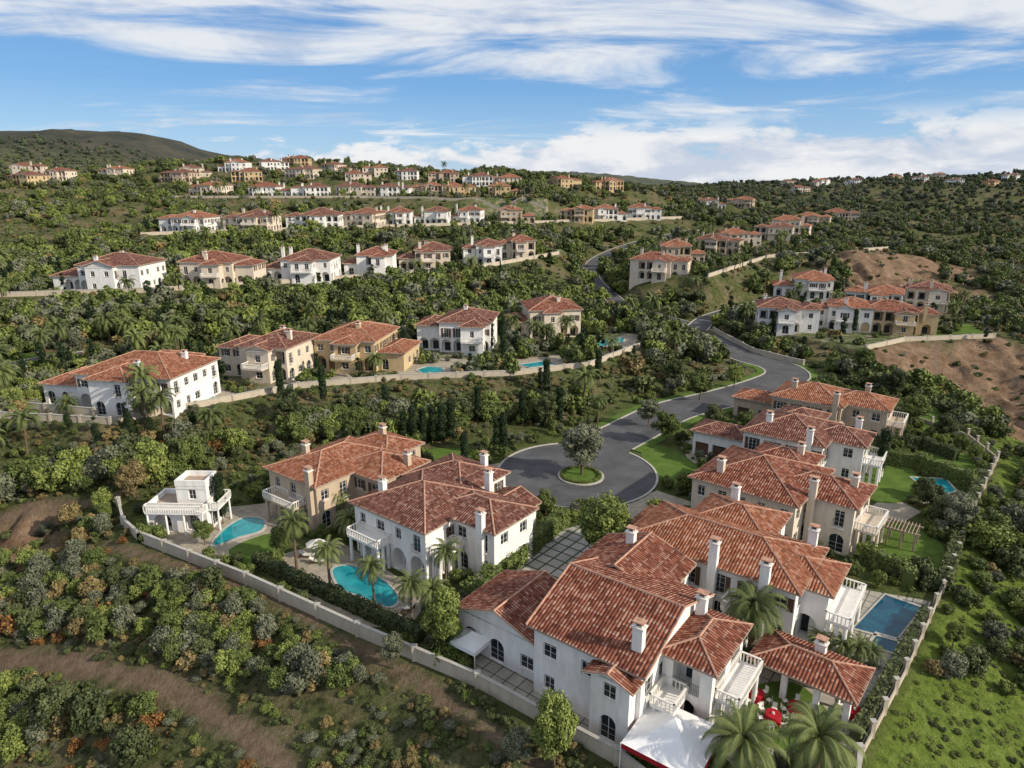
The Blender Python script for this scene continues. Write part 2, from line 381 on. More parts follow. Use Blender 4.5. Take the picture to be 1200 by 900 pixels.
def wall(B,mat,p0,p1,z0,z1,ops,fr=True):
    L=math.hypot(p1[0]-p0[0],p1[1]-p0[1])
    if L<.1: return
    dx,dy=(p1[0]-p0[0])/L,(p1[1]-p0[1])/L; nx_,ny_=dy,-dx
    P=lambda s,z,o=0:(p0[0]+dx*s+nx_*o,p0[1]+dy*s+ny_*o,z)
    O=[]
    for o in ops:
        s,zb,w,hh,kind,dep=o
        if s-w/2<.25 or s+w/2>L-.25 or zb+hh>z1-.15: continue
        if any(abs(s-q[0])<(w+q[2])/2+.1 and not(zb>q[1]+q[3]+.05 or q[1]>zb+hh+.05) for q in O): continue
        O.append(o)
    xs=sorted({0,L,*[o[0]-o[2]/2 for o in O],*[o[0]+o[2]/2 for o in O]}); zs=sorted({z0,z1,*[o[1] for o in O],*[o[1]+o[3] for o in O]})
    for i in range(len(xs)-1):
        for j in range(len(zs)-1):
            cx=(xs[i]+xs[i+1])/2; cz=(zs[j]+zs[j+1])/2
            if xs[i+1]-xs[i]<1e-4 or zs[j+1]-zs[j]<1e-4: continue
            if any(abs(cx-o[0])<o[2]/2 and o[1]<cz<o[1]+o[3] for o in O): continue
            B.f(mat,[P(xs[i],zs[j]),P(xs[i+1],zs[j]),P(xs[i+1],zs[j+1]),P(xs[i],zs[j+1])])
    if fr and z1>5.5 and L>4:
        for (za,zb_,o_) in ((z1-.42,z1-.2,.09),):
            B.f('trim',[P(0,za,o_),P(L,za,o_),P(L,zb_,o_),P(0,zb_,o_)]); B.f('trim',[P(0,za,0),P(L,za,0),P(L,za,o_),P(0,za,o_)][::-1])
    sh=(int(L*37)%3==0)
    for s,zb,w,hh,kind,dep in O:
        a,c=s-w/2,s+w/2; zt=zb+hh; arch='arch' in kind; zr=zt-w/2 if arch else zt
        B.f(mat,[P(a,zb),P(a,zb,-dep),P(a,zr,-dep),P(a,zr)][::-1]); B.f(mat,[P(c,zb),P(c,zr),P(c,zr,-dep),P(c,zb,-dep)][::-1])
        B.f(mat,[P(a,zb),P(c,zb),P(c,zb,-dep),P(a,zb,-dep)])
        if arch:
            N=8; pr=None
            for k in range(N+1):
                th=math.pi*k/N; q=(s-math.cos(th)*w/2,zr+math.sin(th)*w/2)
                if pr:
                    B.f(mat,[P(*pr),P(*q),P(q[0],zt),P(pr[0],zt)]); B.f(mat,[P(*pr),P(pr[0],pr[1],-dep),P(q[0],q[1],-dep),P(*q)])
                pr=q
        else: B.f(mat,[P(a,zt),P(a,zt,-dep),P(c,zt,-dep),P(c,zt)])
        bm='glass'
        if 'gar' in kind: bm='wood'
        if 'open' in kind:
            B.f(mat,[P(a,zb,-dep),P(c,zb,-dep),P(c,zt,-dep),P(a,zt,-dep)])
            a2,c2=s-w*.3,s+w*.3; B.f('glass',[P(a2,zb,-dep+.03),P(c2,zb,-dep+.03),P(c2,zb+2.0,-dep+.03),P(a2,zb+2.0,-dep+.03)])
            if zb>2 and fr:
                B.f('metal',[P(a,zb+1.0,-.1),P(c,zb+1.0,-.1),P(c,zb+1.06,-.1),P(a,zb+1.06,-.1)])
                k=a+.1
                while k<c: B.f('metal',[P(k,zb,-.1),P(k+.03,zb,-.1),P(k+.03,zb+1,-.1),P(k,zb+1,-.1)]); k+=.16
            continue
        B.f(bm,[P(a,zb,-dep),P(c,zb,-dep),P(c,zt,-dep),P(a,zt,-dep)])
        if fr:
            o=-dep+.04; fw=.07
            def bar(s0,q0,s1,q1): B.f('trim',[P(s0,q0,o),P(s1,q0,o),P(s1,q1,o),P(s0,q1,o)])
            bar(a,zb,a+fw,zr);bar(c-fw,zb,c,zr);bar(a+fw,zb,c-fw,zb+fw)
            if not arch: bar(a+fw,zt-fw,c-fw,zt)
            if 'gar' not in kind:
                bar(s-.03,zb+fw,s+.03,zt-fw)
                kz=zb+.6
                while kz<zr-.3: bar(a+fw,kz,s-.03,kz+.035); bar(s+.03,kz,c-fw,kz+.035); kz+=.6
            if sh and kind=='win' and zb>3.5:
                for s0 in (a-w*.42-.05,c+.05):
                    B.f('wood',[P(s0,zb,.05),P(s0+w*.42,zb,.05),P(s0+w*.42,zt,.05),P(s0,zt,.05)])
                    B.f('wood',[P(s0,zt,0),P(s0,zt,.05),P(s0+w*.42,zt,.05),P(s0+w*.42,zt,0)])
            if 3.6<zb<3.7 and kind=='win':
                B.f('metal',[P(a-.1,zb+1.0,.3),P(c+.1,zb+1.0,.3),P(c+.1,zb+1.06,.3),P(a-.1,zb+1.06,.3)])
                B.f('trim',[P(a-.15,zb-.12,.36),P(c+.15,zb-.12,.36),P(c+.15,zb,.36),P(a-.15,zb,.36)]); B.f('trim',[P(a-.15,zb,.36),P(c+.15,zb,.36),P(c+.15,zb,.005),P(a-.15,zb,.005)])
                k=a-.1
                while k<c+.1: B.f('metal',[P(k,zb,.3),P(k+.03,zb,.3),P(k+.03,zb+1,.3),P(k,zb+1,.3)]); k+=.14
            elif zb>.5:
                q=[P(a-.08,zb-.1,.07),P(c+.08,zb-.1,.07),P(c+.08,zb,.07),P(a-.08,zb,.07)]; B.f('trim',q)
                B.f('trim',[P(a-.08,zb,.07),P(c+.08,zb,.07),P(c+.08,zb+.005,-.01),P(a-.08,zb+.005,-.01)])
def roof(B,rm,wm,x0,y0,x1,y1,z,kind,cap=True,pitch=.36,ov=.55):
    th=.2
    if kind=='flat':
        B.box(wm,x0-.05,y0-.05,z,x1+.05,y0+.2,z+.8);B.box(wm,x0-.05,y1-.2,z,x1+.05,y1+.05,z+.8)
        B.box(wm,x0-.05,y0+.2,z,x0+.2,y1-.2,z+.8);B.box(wm,x1-.2,y0+.2,z,x1+.05,y1-.2,z+.8); B.f('fascia',[(x0+.2,y0+.2,z+.1),(x1-.2,y0+.2,z+.1),(x1-.2,y1-.2,z+.1),(x0+.2,y1-.2,z+.1)]); return
    X0,X1,Y0,Y1=x0-ov,x1+ov,y0-ov,y1+ov
    sw = (kind=='gy') or (kind=='hip' and (y1-y0)>(x1-x0))
    if sw: T=lambda x,y,z_:(y,x,z_); a0,a1,b0,b1=Y0,Y1,X0,X1
    else: T=lambda x,y,z_:(x,y,z_); a0,a1,b0,b1=X0,X1,Y0,Y1
    W=(b1-b0)/2; zr=z+W*pitch; hipd=W if kind=='hip' else 0
    hipd=min(hipd,(a1-a0)/2-.01); bm_=(b0+b1)/2; sl=math.sqrt(1+pitch*pitch)
    def F(mat,pts,uv=None):
        q=[T(*p) for p in pts]
        if sw: q=q[::-1]; uv=uv[::-1] if uv else None
        B.f(mat,q,uv)
    R0=(a0+hipd,bm_,zr);R1=(a1-hipd,bm_,zr)
    F(rm,[(a0,b0,z),(a1,b0,z),R1,R0],[(a0,0),(a1,0),(a1-hipd,W*sl),(a0+hipd,W*sl)])
    F(rm,[(a1,b1,z),(a0,b1,z),R0,R1],[(a1,0),(a0,0),(a0+hipd,W*sl),(a1-hipd,W*sl)])
    if kind=='hip':
        F(rm,[(a1,b0,z),(a1,b1,z),R1],[(b0,0),(b1,0),(bm_,W*sl)]); F(rm,[(a0,b1,z),(a0,b0,z),R0],[(b1,0),(b0,0),(bm_,W*sl)])
        F('fascia',[(a0,b0,z-th),(a1,b0,z-th),(a1,b0,z),(a0,b0,z)]);F('fascia',[(a1,b1,z-th),(a0,b1,z-th),(a0,b1,z),(a1,b1,z)])
        F('fascia',[(a1,b0,z-th),(a1,b1,z-th),(a1,b1,z),(a1,b0,z)]);F('fascia',[(a0,b1,z-th),(a0,b0,z-th),(a0,b0,z),(a0,b1,z)])
        F('fascia',[(a0,b1,z-th),(a1,b1,z-th),(a1,b0,z-th),(a0,b0,z-th)])
    else:
        zi=z-th
        for (aa,ain,sg) in ((a0,a0+ov,-1),(a1,a1-ov,1)):
            q=[(aa,b0,zi),(aa,bm_,zr-th),(aa,bm_,zr),(aa,b0,z)]; F('trim',q if sg<0 else q[::-1]); q=[(aa,bm_,zr-th),(aa,b1,zi),(aa,b1,z),(aa,bm_,zr)]; F('trim',q if sg<0 else q[::-1])
            q=[(ain,b0+ov,z-th),(ain,b1-ov,z-th),(ain,b1-ov,z+ov*pitch-.05),(ain,bm_,zr-.05),(ain,b0+ov,z+ov*pitch-.05)]; F(wm,q if sg>0 else q[::-1])
        F('fascia',[(a0,b0,zi),(a1,b0,zi),(a1,b0,z),(a0,b0,z)]);F('fascia',[(a1,b1,zi),(a0,b1,zi),(a0,b1,z),(a1,b1,z)])
        F('fascia',[(a0,b0,zi),(a0,bm_,zr-th),(a1,bm_,zr-th),(a1,b0,zi)]);F('fascia',[(a0,bm_,zr-th),(a0,b1,zi),(a1,b1,zi),(a1,bm_,zr-th)])
    if cap:
        r=.12
        B.tube('ridge',T(*R0),T(*R1),r)
        if kind=='hip':
            for c_,R in (((a0,b0,z),R0),((a0,b1,z),R0),((a1,b0,z),R1),((a1,b1,z),R1)): B.tube('ridge',T(*c_),T(*R),r*.9)
        else:
            for aa in (a0,a1):
                B.tube('ridge',T(aa,b0,z),T(aa,bm_,zr),r*.8); B.tube('ridge',T(aa,b1,z),T(aa,bm_,zr),r*.8)
def autoops(L,hh,rg,kind):
    ops=[]
    n=max(1,int(L/2.7))
    for i in range(n):
        s=(i+.5)*L/n+rg.uniform(-.15,.15)
        if hh>5.5:
            if kind=='logg': ops.append((s,3.7,min(2.4,L/n-.6),2.7,'open',2.0))
            elif rg.random()<.95:
                if rg.random()<.35: ops.append((s,3.65,1.2,2.2,'win',.2))
                else: ops.append((s,4.3,rg.choice([1.0,1.2,1.4]),1.5,'win',.2))
        if kind in('arch','logg'): ops.append((s,.1,min(2.3,L/n-.6),min(3.0,hh-.7),'arch open',1.6))
        elif kind=='gar': ops.append((s,.05,min(2.4,L/n-.4),2.3,'gar',.3))
        elif rg.random()<.92:
            if rg.random()<.5: ops.append((s,.15,rg.choice([1.5,1.8]),2.5,'arch',.25))
            else: ops.append((s,.95,rg.choice([1.1,1.5]),1.5,'win',.2))
    return ops
def block(B,wm,rm,x0,y0,x1,y1,hh,rk,rg,kinds='',near=True,zb=-2.5):
    k=(kinds.split(',')+['','','',''])[:4]
    C=[(x0,y0),(x1,y0),(x1,y1),(x0,y1)]
    for i in range(4):
        a,c=C[i],C[(i+1)%4]; L=math.hypot(c[0]-a[0],c[1]-a[1])
        wall(B,wm,a,c,zb,hh,autoops(L,hh,rg,k[i]),near)
    roof(B,rm,wm,x0,y0,x1,y1,hh+.02,rk,near)
def chimney(B,wm,x,y,z0,z1):
    z1-=.75
    B.box(wm,x-.45,y-.35,z0,x+.45,y+.35,z1); B.box('trim',x-.56,y-.46,z1,x+.56,y+.46,z1+.14)
    for ox in (-.36,.24):
        for oy in (-.26,.14): B.box(wm,x+ox,y+oy,z1+.14,x+ox+.12,y+oy+.12,z1+.5)
    B.box('metal',x-.2,y-.1,z1+.14,x+.2,y+.1,z1+.4); B.box('ridge',x-.5,y-.4,z1+.5,x+.5,y+.4,z1+.6)
def balcony(B,wm,x0,y0,x1,y1,z):
    B.box(wm,x0,y0,z-.3,x1,y1,z)
    for (ax,ay,bx,by) in ((x0,y0,x1,y0),(x1,y0,x1,y1),(x1,y1,x0,y1),(x0,y1,x0,y0)):
        L=math.hypot(bx-ax,by-ay); n=max(2,int(L/.32)); dx,dy=(bx-ax)/n,(by-ay)/n
        for i in range(n): px,py=ax+dx*i,ay+dy*i; B.box('trim',px-.05,py-.05,z,px+.05,py+.05,z+.85,False)
        B.box('trim',min(ax,bx)-.09,min(ay,by)-.09,z+.85,max(ax,bx)+.09,max(ay,by)+.09,z+.95)
RECTS=[]
def regrect(loc,ang,x0,y0,x1,y1): RECTS.append((loc[0],loc[1],math.cos(ang),math.sin(ang),x0,y0,x1,y1))
def inrect(x,y,mg):
    for (ox,oy,c,s,x0,y0,x1,y1) in RECTS:
        dx=x-ox; dy=y-oy
        if abs(dx)>50 or abs(dy)>50: continue
        lx=dx*c+dy*s; ly=-dx*s+dy*c
        if x0-mg<lx<x1+mg and y0-mg<ly<y1+mg: return True
    return False
def custom(loc,angd,wm,rm,blocks,chs=[],bals=[],seed=1):
    B=MB(); rg=random.Random(seed); an=math.radians(angd)
    for bl in blocks:
        block(B,wm,rm,*bl[:6],rg,bl[6] if len(bl)>6 else ''); regrect(loc,an,*bl[:4])
    for c in chs: chimney(B,wm,*c)
    for q in bals:
        balcony(B,wm,*q[:5])
        if len(q)>5:
            for cx,cy in ((q[0]+.3,q[1]+.3),(q[2]-.3,q[1]+.3),(q[2]-.3,q[3]-.3),(q[0]+.3,q[3]-.3),((q[0]+q[2])/2,(q[1]+.3)),((q[2]-.3),(q[1]+q[3])/2)):
                B.cyl(wm,cx,cy,-.5,q[4]-.3,.24,.2,10)
    return B.out('mediterranean_villa',loc,an,PN)
custom((2,52.5,0),-37,'white','roofA',[(0,0,10.6,13.5,7.2,'gx',',,,'),(10.6,4,15,11.5,6.9,'hip','logg,logg,'),(-2.5,11,7,18,7.0,'gy'),(-10,1,0,8.5,4.2,'gy',''),(6.6,-1.2,10.2,0,6.3,'gy')],
  [(9.4,1.6,7,10.8),(1.2,16,7,10.5),(11.4,10.2,6.5,9.8)],[(15,5,17.0,11,3.6,1),(10.9,1.2,13,4,3.6,1)],3)
custom((13,69.3,0),-37,'white','roofB',[(0,0,18.5,10,6.8,'hip'),(4,8,13,16,6.8,'hip'),(13,2.5,21,9,6.2,'hip','logg,logg'),(-3,5,4,13,4.2,'hip','gar,,,gar')],
  [(10.2,-.4,0,10.2),(15.5,-.4,0,9.6),(17.5,9.4,3,9.8),(7,15,6,9.8)],[(21,2,23.2,9.5,3.6,1),(12,-2.2,15,0,3.5,1)],5)
custom((24.6,85.5,0),-40,'cream','roofA',[(0,0,13.7,14,6.8,'hip'),(9,4,19.5,12,6.8,'hip',',logg'),(3,12,11,19,6.6,'hip')],[(14.5,3.7,0,9.8),(18,9,6,9.5),(3,2,7,10),(9,16,6,9.4)],[(19.5,5,22,11,3.6,1)],7)
custom((37.4,103.5,0),-36,'white','roofC',[(0,0,12,12,6.8,'hip'),(9,4,17,11,6.6,'hip',',logg'),(-9,2,0,8,4.3,'hip','gar'),(2,10,9,17,6.6,'hip')],[(10,-.3,0,9.8),(15,10,5,9.5),(3,3,7,10)],[(17,5,19.5,10.5,3.6,1)],9)
custom((49,122.5,0),-36,'beige','roofB',[(0,0,12,11,6.8,'hip'),(9,3,19,11,6.6,'hip',',logg'),(-8,3,0,9,4.3,'hip','gar')],[(11,-.3,0,9.8),(14.5,9.5,5,9.5),(3,3,7,10)],[(19,4,21.5,10.5,3.6,1)],11)
custom((-19.7,77.6,0),-38,'white','roofC',[(0,0,12.4,12,6.9,'hip','arch'),(8.5,5,18.5,12.5,6.7,'hip',',,'),(-1,10,9,19,6.7,'hip'),(9,11,15,18,4.3,'gy')],[(11,13,5,10),(2,3,7,9.9),(16.8,4.6,0,9.4),(6,18,6,9.5)],[(1,-2.2,6.5,0,3.6,1),(12.4,0.6,14,4.6,3.6,1)],13)
custom((-34.2,88.6,0),-37,'beige','roofB',[(0,0,10.5,14.5,6.8,'hip','arch'),(7,6.5,16,15,6.7,'hip'),(1,13,10,20,6.5,'hip')],[(9.6,-.3,0,9.6),(15.4,12,4,9.4),(2,5,7,9.8),(5,17,6,9.6)],[(1.5,-2.2,8,0,3.5,1)],15)
B=MB(); rg=random.Random(4)
block(B,'white','roofA',0,0,8,4.8,3.3,'flat',rg,'arch,,'); block(B,'white','roofA',3.6,1.2,7.7,4.5,6.2,'flat',rg,',,'); balcony(B,'white',.1,-.9,7.9,-.02,3.35); balcony(B,'white',8.02,.4,9.4,4.4,3.35)
for cx,cy in ((.3,-.7),(2.8,-.7),(5.2,-.7),(7.7,-.7),(9.2,.7),(9.2,4.1)): B.cyl('white',cx,cy,-.3,3.05,.16,.13,8)
regrect((-48.6,82.5,0),math.radians(-6),0,0,8,5)
B.out('pool_house',(-48.6,82.5,0),math.radians(-2),PN)
def pavilion(loc,angd,w,d,hh,name='garden_pavilion'):
    B=MB()
    for x in (.3,w/3,w*2/3,w-.3):
        for y in (.3,d-.3):
            B.box('white',x-.25,y-.25,-.3,x+.25,y+.25,hh-.35)
    B.box('white',0,0,hh-.35,w,d,hh-.05); B.box('white',.6,d-.52,0,w*.5,d-.1,hh-.36)
    B.box('trim',w*.25-.6,d-.8,0,w*.25+.6,d-.53,1.2)
    roof(B,'roofA','white',0,0,w,d,hh,'hip'); chimney(B,'white',w*.55,d*.8,hh,hh+2.2)
    regrect(loc,math.radians(angd),0,0,w,d); B.out(name,loc,math.radians(angd),PN)
pavilion((22.3,53.2,0),-40,8.4,4.8,3.2)
def pergola(loc,angd,w,d):
    B=MB()
    for x in np.linspace(.2,w-.2,4):
        for y in (.2,d-.2): B.box('fascia',x-.11,y-.11,0,x+.11,y+.11,2.4)
    for y in (.2,d-.2): B.box('fascia',-.3,y-.08,2.4,w+.3,y+.08,2.58)
    for x in np.arange(0,w+.01,.4): B.box('fascia',x-.04,-.3,2.58,x+.04,d+.3,2.7)
    regrect(loc,math.radians(angd),0,0,w,d); B.out('garden_pergola',loc,math.radians(angd),{'fascia':'posts_and_slats'})
pergola((47,80,0),-38,5,3); pergola((-32,155,6),-5,6,3)
# ------------------------------------------------------------ generic hillside villas
def generic(x,y,z,ang,w,seed,near,wm=None,rm=None,dd=None):
    rg=random.Random(seed); B=MB()
    wm=wm or rg.choice(['white','cream','white','beige','yellow','cream','white','cream']); rm=rm or rg.choice(['roofA','roofB','roofC','roofC'])
    d=dd or w*rg.uniform(.55,.72); hh=rg.uniform(6.7,7.4)
    mw=w*rg.uniform(.62,.75); fl=rg.random()<.5
    x0=-w/2 if fl else w/2-mw; x1=x0+mw
    bl=[(x0,0,x1,d,hh,'hip',rg.choice(['arch','logg','arch']))]
    fx=rg.uniform(x0+.5,x1-w*.3); fwid=w*rg.uniform(.24,.32)
    bl.append((fx,-rg.uniform(1.5,3),fx+fwid,d*.6,hh-rg.uniform(.1,.5),rg.choice(['hip','gy','hip']),''))
    if fl: bl.append((x1,d*.12,w/2,d*.85,rg.choice([4.1,6.2,hh-.25]),'hip',rg.choice(['arch','logg','']) ))
    else: bl.append((-w/2,d*.12,x0,d*.85,rg.choice([4.1,6.2,hh-.25]),'hip',rg.choice(['arch','logg',''])))
    if rg.random()<.6: bl.append((x0+mw*.2,d*.7,x0+mw*.7,d*1.25,hh-.3,'hip',''))
    loc=(x,y,z)
    for q in bl: block(B,wm,rm,*q[:6],rg,q[6],near,-5); regrect(loc,ang,*q[:4])
    for i in range(rg.choice([1,2,3])): chimney(B,wm,rg.uniform(-w*.4,w*.4),rg.uniform(.2,d*.8),4,hh+rg.uniform(2.6,3.6))
    if near and rg.random()<.7: balcony(B,wm,fx+.2,-4.2,fx+fwid-.2,-1.4,3.5)
    B.out('mediterranean_villa',loc,ang,PN)
R_=math.radians
LIST=[
(124,483,196,-10,'white','roofB',14),(296,446,112,-14,'cream','roofC',13),(420,436,130,-10,'yellow','roofB',15),(531,414,110,-6,'white','roofC',13),(640,396,102,8,'cream','roofA',14),
(113,342,114,-2,'white','roofC',14),(255,337,94,-2,'cream','roofA',13),(347,331,96,0,'white','roofC',13),(432,324,68,4,'white','roofA',13),(498,317,72,6,'cream','roofC',14),(566,311,54,6,'white','roofC',13),(606,304,52,8,'cream','roofA',13)]
for i,(u,v,w,a,wm,rm,dd) in enumerate(LIST):
    q=hit(u,v); generic(q[0],q[1],q[2],R_(a),w/F*math.hypot(q[0],q[1])*.82,100+i,True,wm,rm,dd)
far=[(213,273,60),(287,272,60),(366,269,64),(418,267,50),(461,264,42),(505,263,42),(545,262,38),(606,262,44),(675,260,40),(716,259,40),(755,258,40),
(240,230,46),(315,231,48),(363,231,44),(416,231,48),(461,231,38),(500,230,38),(540,231,38),(592,231,40),
(770,330,70),(800,309,54),(838,299,54),(868,289,48),(905,281,44),(925,273,44),(950,265,40),(985,259,40),(835,245,30),(866,243,30),
(940,350,68),(922,390,74),(985,388,68),(1052,392,88),(1020,368,64),(1075,364,64)]
for i,(u,v,w) in enumerate(far):
    q=hit(u,v); generic(q[0],q[1],q[2],R_(rnd.uniform(-12,12)+(-20 if u>760 else 0)),max(13,w/F*q[1]*.94),200+i,v>240)
dist_h=[(22,218),(62,213),(30,206),(205,215),(228,208),(272,203),(322,200),(350,209),(390,203),(440,207),(475,211),(520,214),(345,195),(130,210),(560,219),(592,219),(290,213),(420,215),
(928,218),(965,217),(1000,216),(1050,211),(1080,213),(1100,209),(1130,207),(1160,206),(1188,211),(1120,216),(1165,218),(940,226),(715,223),(668,221)]
for i,(u,v) in enumerate(dist_h):
    q=hit(u,v)
    if q[1]>1500: continue
    generic(q[0],q[1],q[2],R_(rnd.uniform(-25,25)),rnd.uniform(19,25),400+i,False)
# ------------------------------------------------------------ roads, kerbs, sheets
def strip(L,off0,off1,dz0,dz1):
    v=[];f=[]
    for i,p in enumerate(L):
        a=L[max(i-1,0)]; c=L[min(i+1,len(L)-1)]; d=np.array([c[0]-a[0],c[1]-a[1]]); d/=np.linalg.norm(d)+1e-9; nn=(d[1],-d[0])
        v+= [(p[0]+nn[0]*off0,p[1]+nn[1]*off0,p[2]+dz0),(p[0]+nn[0]*off1,p[1]+nn[1]*off1,p[2]+dz1)]
    for i in range(len(L)-1): f.append((2*i,2*i+1,2*i+3,2*i+2)[::-1])
    return v,f
def addobj(name,v,f,mat):
    me=bpy.data.meshes.new(name); me.from_pydata([tuple(map(float,q)) for q in v],[],f); me.materials.append(M[mat])
    o=bpy.data.objects.new(name,me); COL.objects.link(o)
    return o
CU=(10.5,102.0); CR=12.6
for L,hw in ROADS+[(R2,3.2)]:
    dz=.10 if L is not MAIN2 else .094
    v,f=strip(L,-hw,hw,dz,dz); addobj('road',v,f,'asphalt')
    for sg in (-1,1):
        LL=[p for p in L if math.hypot(p[0]-CU[0],p[1]-CU[1])>CR+1]
        if L is MAIN2: LL=LL[8:]
        V=[];Fc=[]
        for (o0,o1,z0,z1) in ((hw,hw,.05,.22),(hw,hw+.35,.22,.22),(hw+.35,hw+.35,.22,-.3)):
            v,f=strip(LL,sg*o0,sg*o1,z0,z1); k=len(V); V+=v; Fc+=[tuple(i+k for i in q) for q in f]
        addobj('road_kerb',V,Fc,'kerb')
        LL=[p for p in LL if p[1]<175]
        if len(LL)>3 and L is MAIN:
            V,Fc=strip(LL,sg*(hw+.35),sg*(hw+2.1),.18,.12); addobj('grass_verge',V,Fc,'lawn')
n=72
v=[(CU[0]+CR*math.cos(2*math.pi*i/n),CU[1]+CR*math.sin(2*math.pi*i/n),.085) for i in range(n)]; addobj('cul_de_sac_road',v,[tuple(range(n))],'asphalt')
B=MB()
for i in range(n):
    a0,a1=2*math.pi*i/n,2*math.pi*(i+1)/n
    mx,my=CU[0]+CR*math.cos(a0),CU[1]+CR*math.sin(a0)
    d=min(math.hypot(mx-p[0],my-p[1]) for p in MAIN)
    if d<6: continue
    q=lambda r,a,z:(CU[0]+r*math.cos(a),CU[1]+r*math.sin(a),z)
    B.f('kerb',[q(CR,a0,.04),q(CR,a0,.2),q(CR,a1,.2),q(CR,a1,.04)]);B.f('kerb',[q(CR,a0,.2),q(CR+.35,a0,.2),q(CR+.35,a1,.2),q(CR,a1,.2)])
B.out('cul_de_sac_kerb',single=True)
IC=(11.0,100.5)
B=MB(); B.cyl('kerb',IC[0],IC[1],.05,.25,3.7,3.7,40); B.cyl('lawn',IC[0],IC[1],.2,.3,3.4,3.3,40); B.out('traffic_island',names={'kerb':'island_kerb','lawn':'island_grass'})
def sheet(name,px,z,mat,smooth=0,base=0):
    P=[S(u,v,base)[:2]+(z+base,) for u,v in px]
    if smooth: P=[(float(p[0]),float(p[1]),z+base) for p in catmull(P,smooth,True)]
    ar=sum(P[i][0]*P[(i+1)%len(P)][1]-P[(i+1)%len(P)][0]*P[i][1] for i in range(len(P)))
    if ar<0: P=P[::-1]
    addobj(name,P,[tuple(range(len(P)))],mat); return P
DRV=[(585,705),(605,660),(655,622),(735,600),(760,612),(700,655),(660,712)]
PA1=[(330,650),(395,632),(440,660),(505,700),(480,735),(420,735),(345,690)]; PA2=[(185,640),(215,600),(330,588),(345,610),(322,640),(262,655)]
PA3=[(555,755),(628,800),(745,858),(730,893),(640,850),(560,800)]; PA4=[(820,850),(860,800),(925,735),(1005,690),(1092,705),(1060,760),(1010,880),(860,900)]; PA5=[(985,620),(1040,580),(1080,600),(1010,640)]
sheet('driveway',DRV,.03,'drive')
sheet('patio',PA1,.034,'patio'); sheet('patio',PA2,.034,'patio'); sheet('patio',PA3,.034,'patio2'); sheet('patio',PA4,.034,'patio2'); sheet('patio',PA5,.034,'patio')
sheet('driveway',[(700,600),(770,575),(815,590),(745,615)],.038,'patio')
sheet('driveway',[(598,540),(560,548),(520,590),(560,600),(615,590)],.038,'patio')
sheet('driveway',[(790,510),(840,500),(880,520),(810,545)],.038,'patio')
LW=[[(1015,620),(1060,612),(1105,640),(1100,668),(1065,672),(1010,650)],[(1000,548),(1060,545),(1078,572),(1050,590),(1005,580)],[(268,645),(318,625),(330,640),(318,660),(292,665)],
          [(752,520),(790,528),(822,552),(812,575),(775,562),(756,545)],[(500,528),(552,526),(560,540),(520,550)],[(868,812),(930,800),(975,845),(940,880),(870,862)],
          [(1080,470),(1120,480),(1135,505),(1085,510)],[(1075,528),(1130,532),(1145,552),(1085,548)]]
for L in LW: sheet('lawn',L,.05,'lawn',4)
sheet('lawn',[(0,412),(50,410),(60,418),(0,428)],.05,'lawn',3,6)
for px in ([(560,424),(595,420),(605,430),(570,434)],[(355,440),(380,436),(385,446),(352,448)],[(20,484),(60,484),(60,490),(20,489)],[(655,414),(690,402),(695,410),(670,420)]): sheet('lawn',px,.05,'lawn',3,6)
sheet('lawn',[(1085,382),(1140,380),(1155,390),(1090,394)],.05,'lawn',3,3)
for px in ([(470,425),(540,420),(560,432),(500,444),(470,443)],[(205,460),(250,452),(280,466),(230,476)],[(600,420),(660,415),(740,390),(745,402),(690,424),(610,434)],[(330,440),(390,432),(410,444),(350,452)]): sheet('patio',px,.02,'patio',3,6)
def pool(name,P,mat,smooth=0):
    P=[(p[0],p[1],0) for p in P]
    if smooth: P=[tuple(map(float,q)) for q in catmull(P,smooth,True)]
    ar=sum(P[i][0]*P[(i+1)%len(P)][1]-P[(i+1)%len(P)][0]*P[i][1] for i in range(len(P)))
    if ar<0: P=P[::-1]
    cx=sum(p[0] for p in P)/len(P); cy=sum(p[1] for p in P)/len(P); n=len(P); B=MB()
    O=[]
    for p in P:
        d=math.hypot(p[0]-cx,p[1]-cy); O.append((cx+(p[0]-cx)*(d+.4)/d,cy+(p[1]-cy)*(d+.4)/d))
    B.f(mat,[(p[0],p[1],.06) for p in P])
    for i in range(n):
        j=(i+1)%n
        B.f('kerb',[(P[i][0],P[i][1],.03),(P[i][0],P[i][1],.14),(P[j][0],P[j][1],.14),(P[j][0],P[j][1],.03)][::-1])
        B.f('kerb',[(P[i][0],P[i][1],.14),(O[i][0],O[i][1],.14),(O[j][0],O[j][1],.14),(P[j][0],P[j][1],.14)])
        B.f('kerb',[(O[i][0],O[i][1],0),(O[j][0],O[j][1],0),(O[j][0],O[j][1],.14),(O[i][0],O[i][1],.14)])
    RECTS.append((cx,cy,1,0,min(p[0] for p in P)-cx,min(p[1] for p in P)-cy,max(p[0] for p in P)-cx,max(p[1] for p in P)-cy))
    return B.out('swimming_pool',(0,0,0),0,{mat:'water','kerb':'coping'})
pool('p',[S(u,v) for u,v in [(390,668),(412,664),(445,678),(466,700),(455,712),(425,700),(400,690)]],'pool',4)
pool('p',[S(u,v) for u,v in [(250,640),(262,622),(285,608),(308,610),(306,622),(280,630)]],'pool',4)
pool('p',[S(u,v) for u,v in [(1037,698),(1080,713),(1050,750),(1000,737)]],'poold')
pool('p',[S(u,v) for u,v in [(1028,744),(1058,752),(1048,766),(1018,757)]],'poold')
pool('p',[S(u,v) for u,v in [(1068,560),(1108,562),(1120,576),(1095,582)]],'pool')
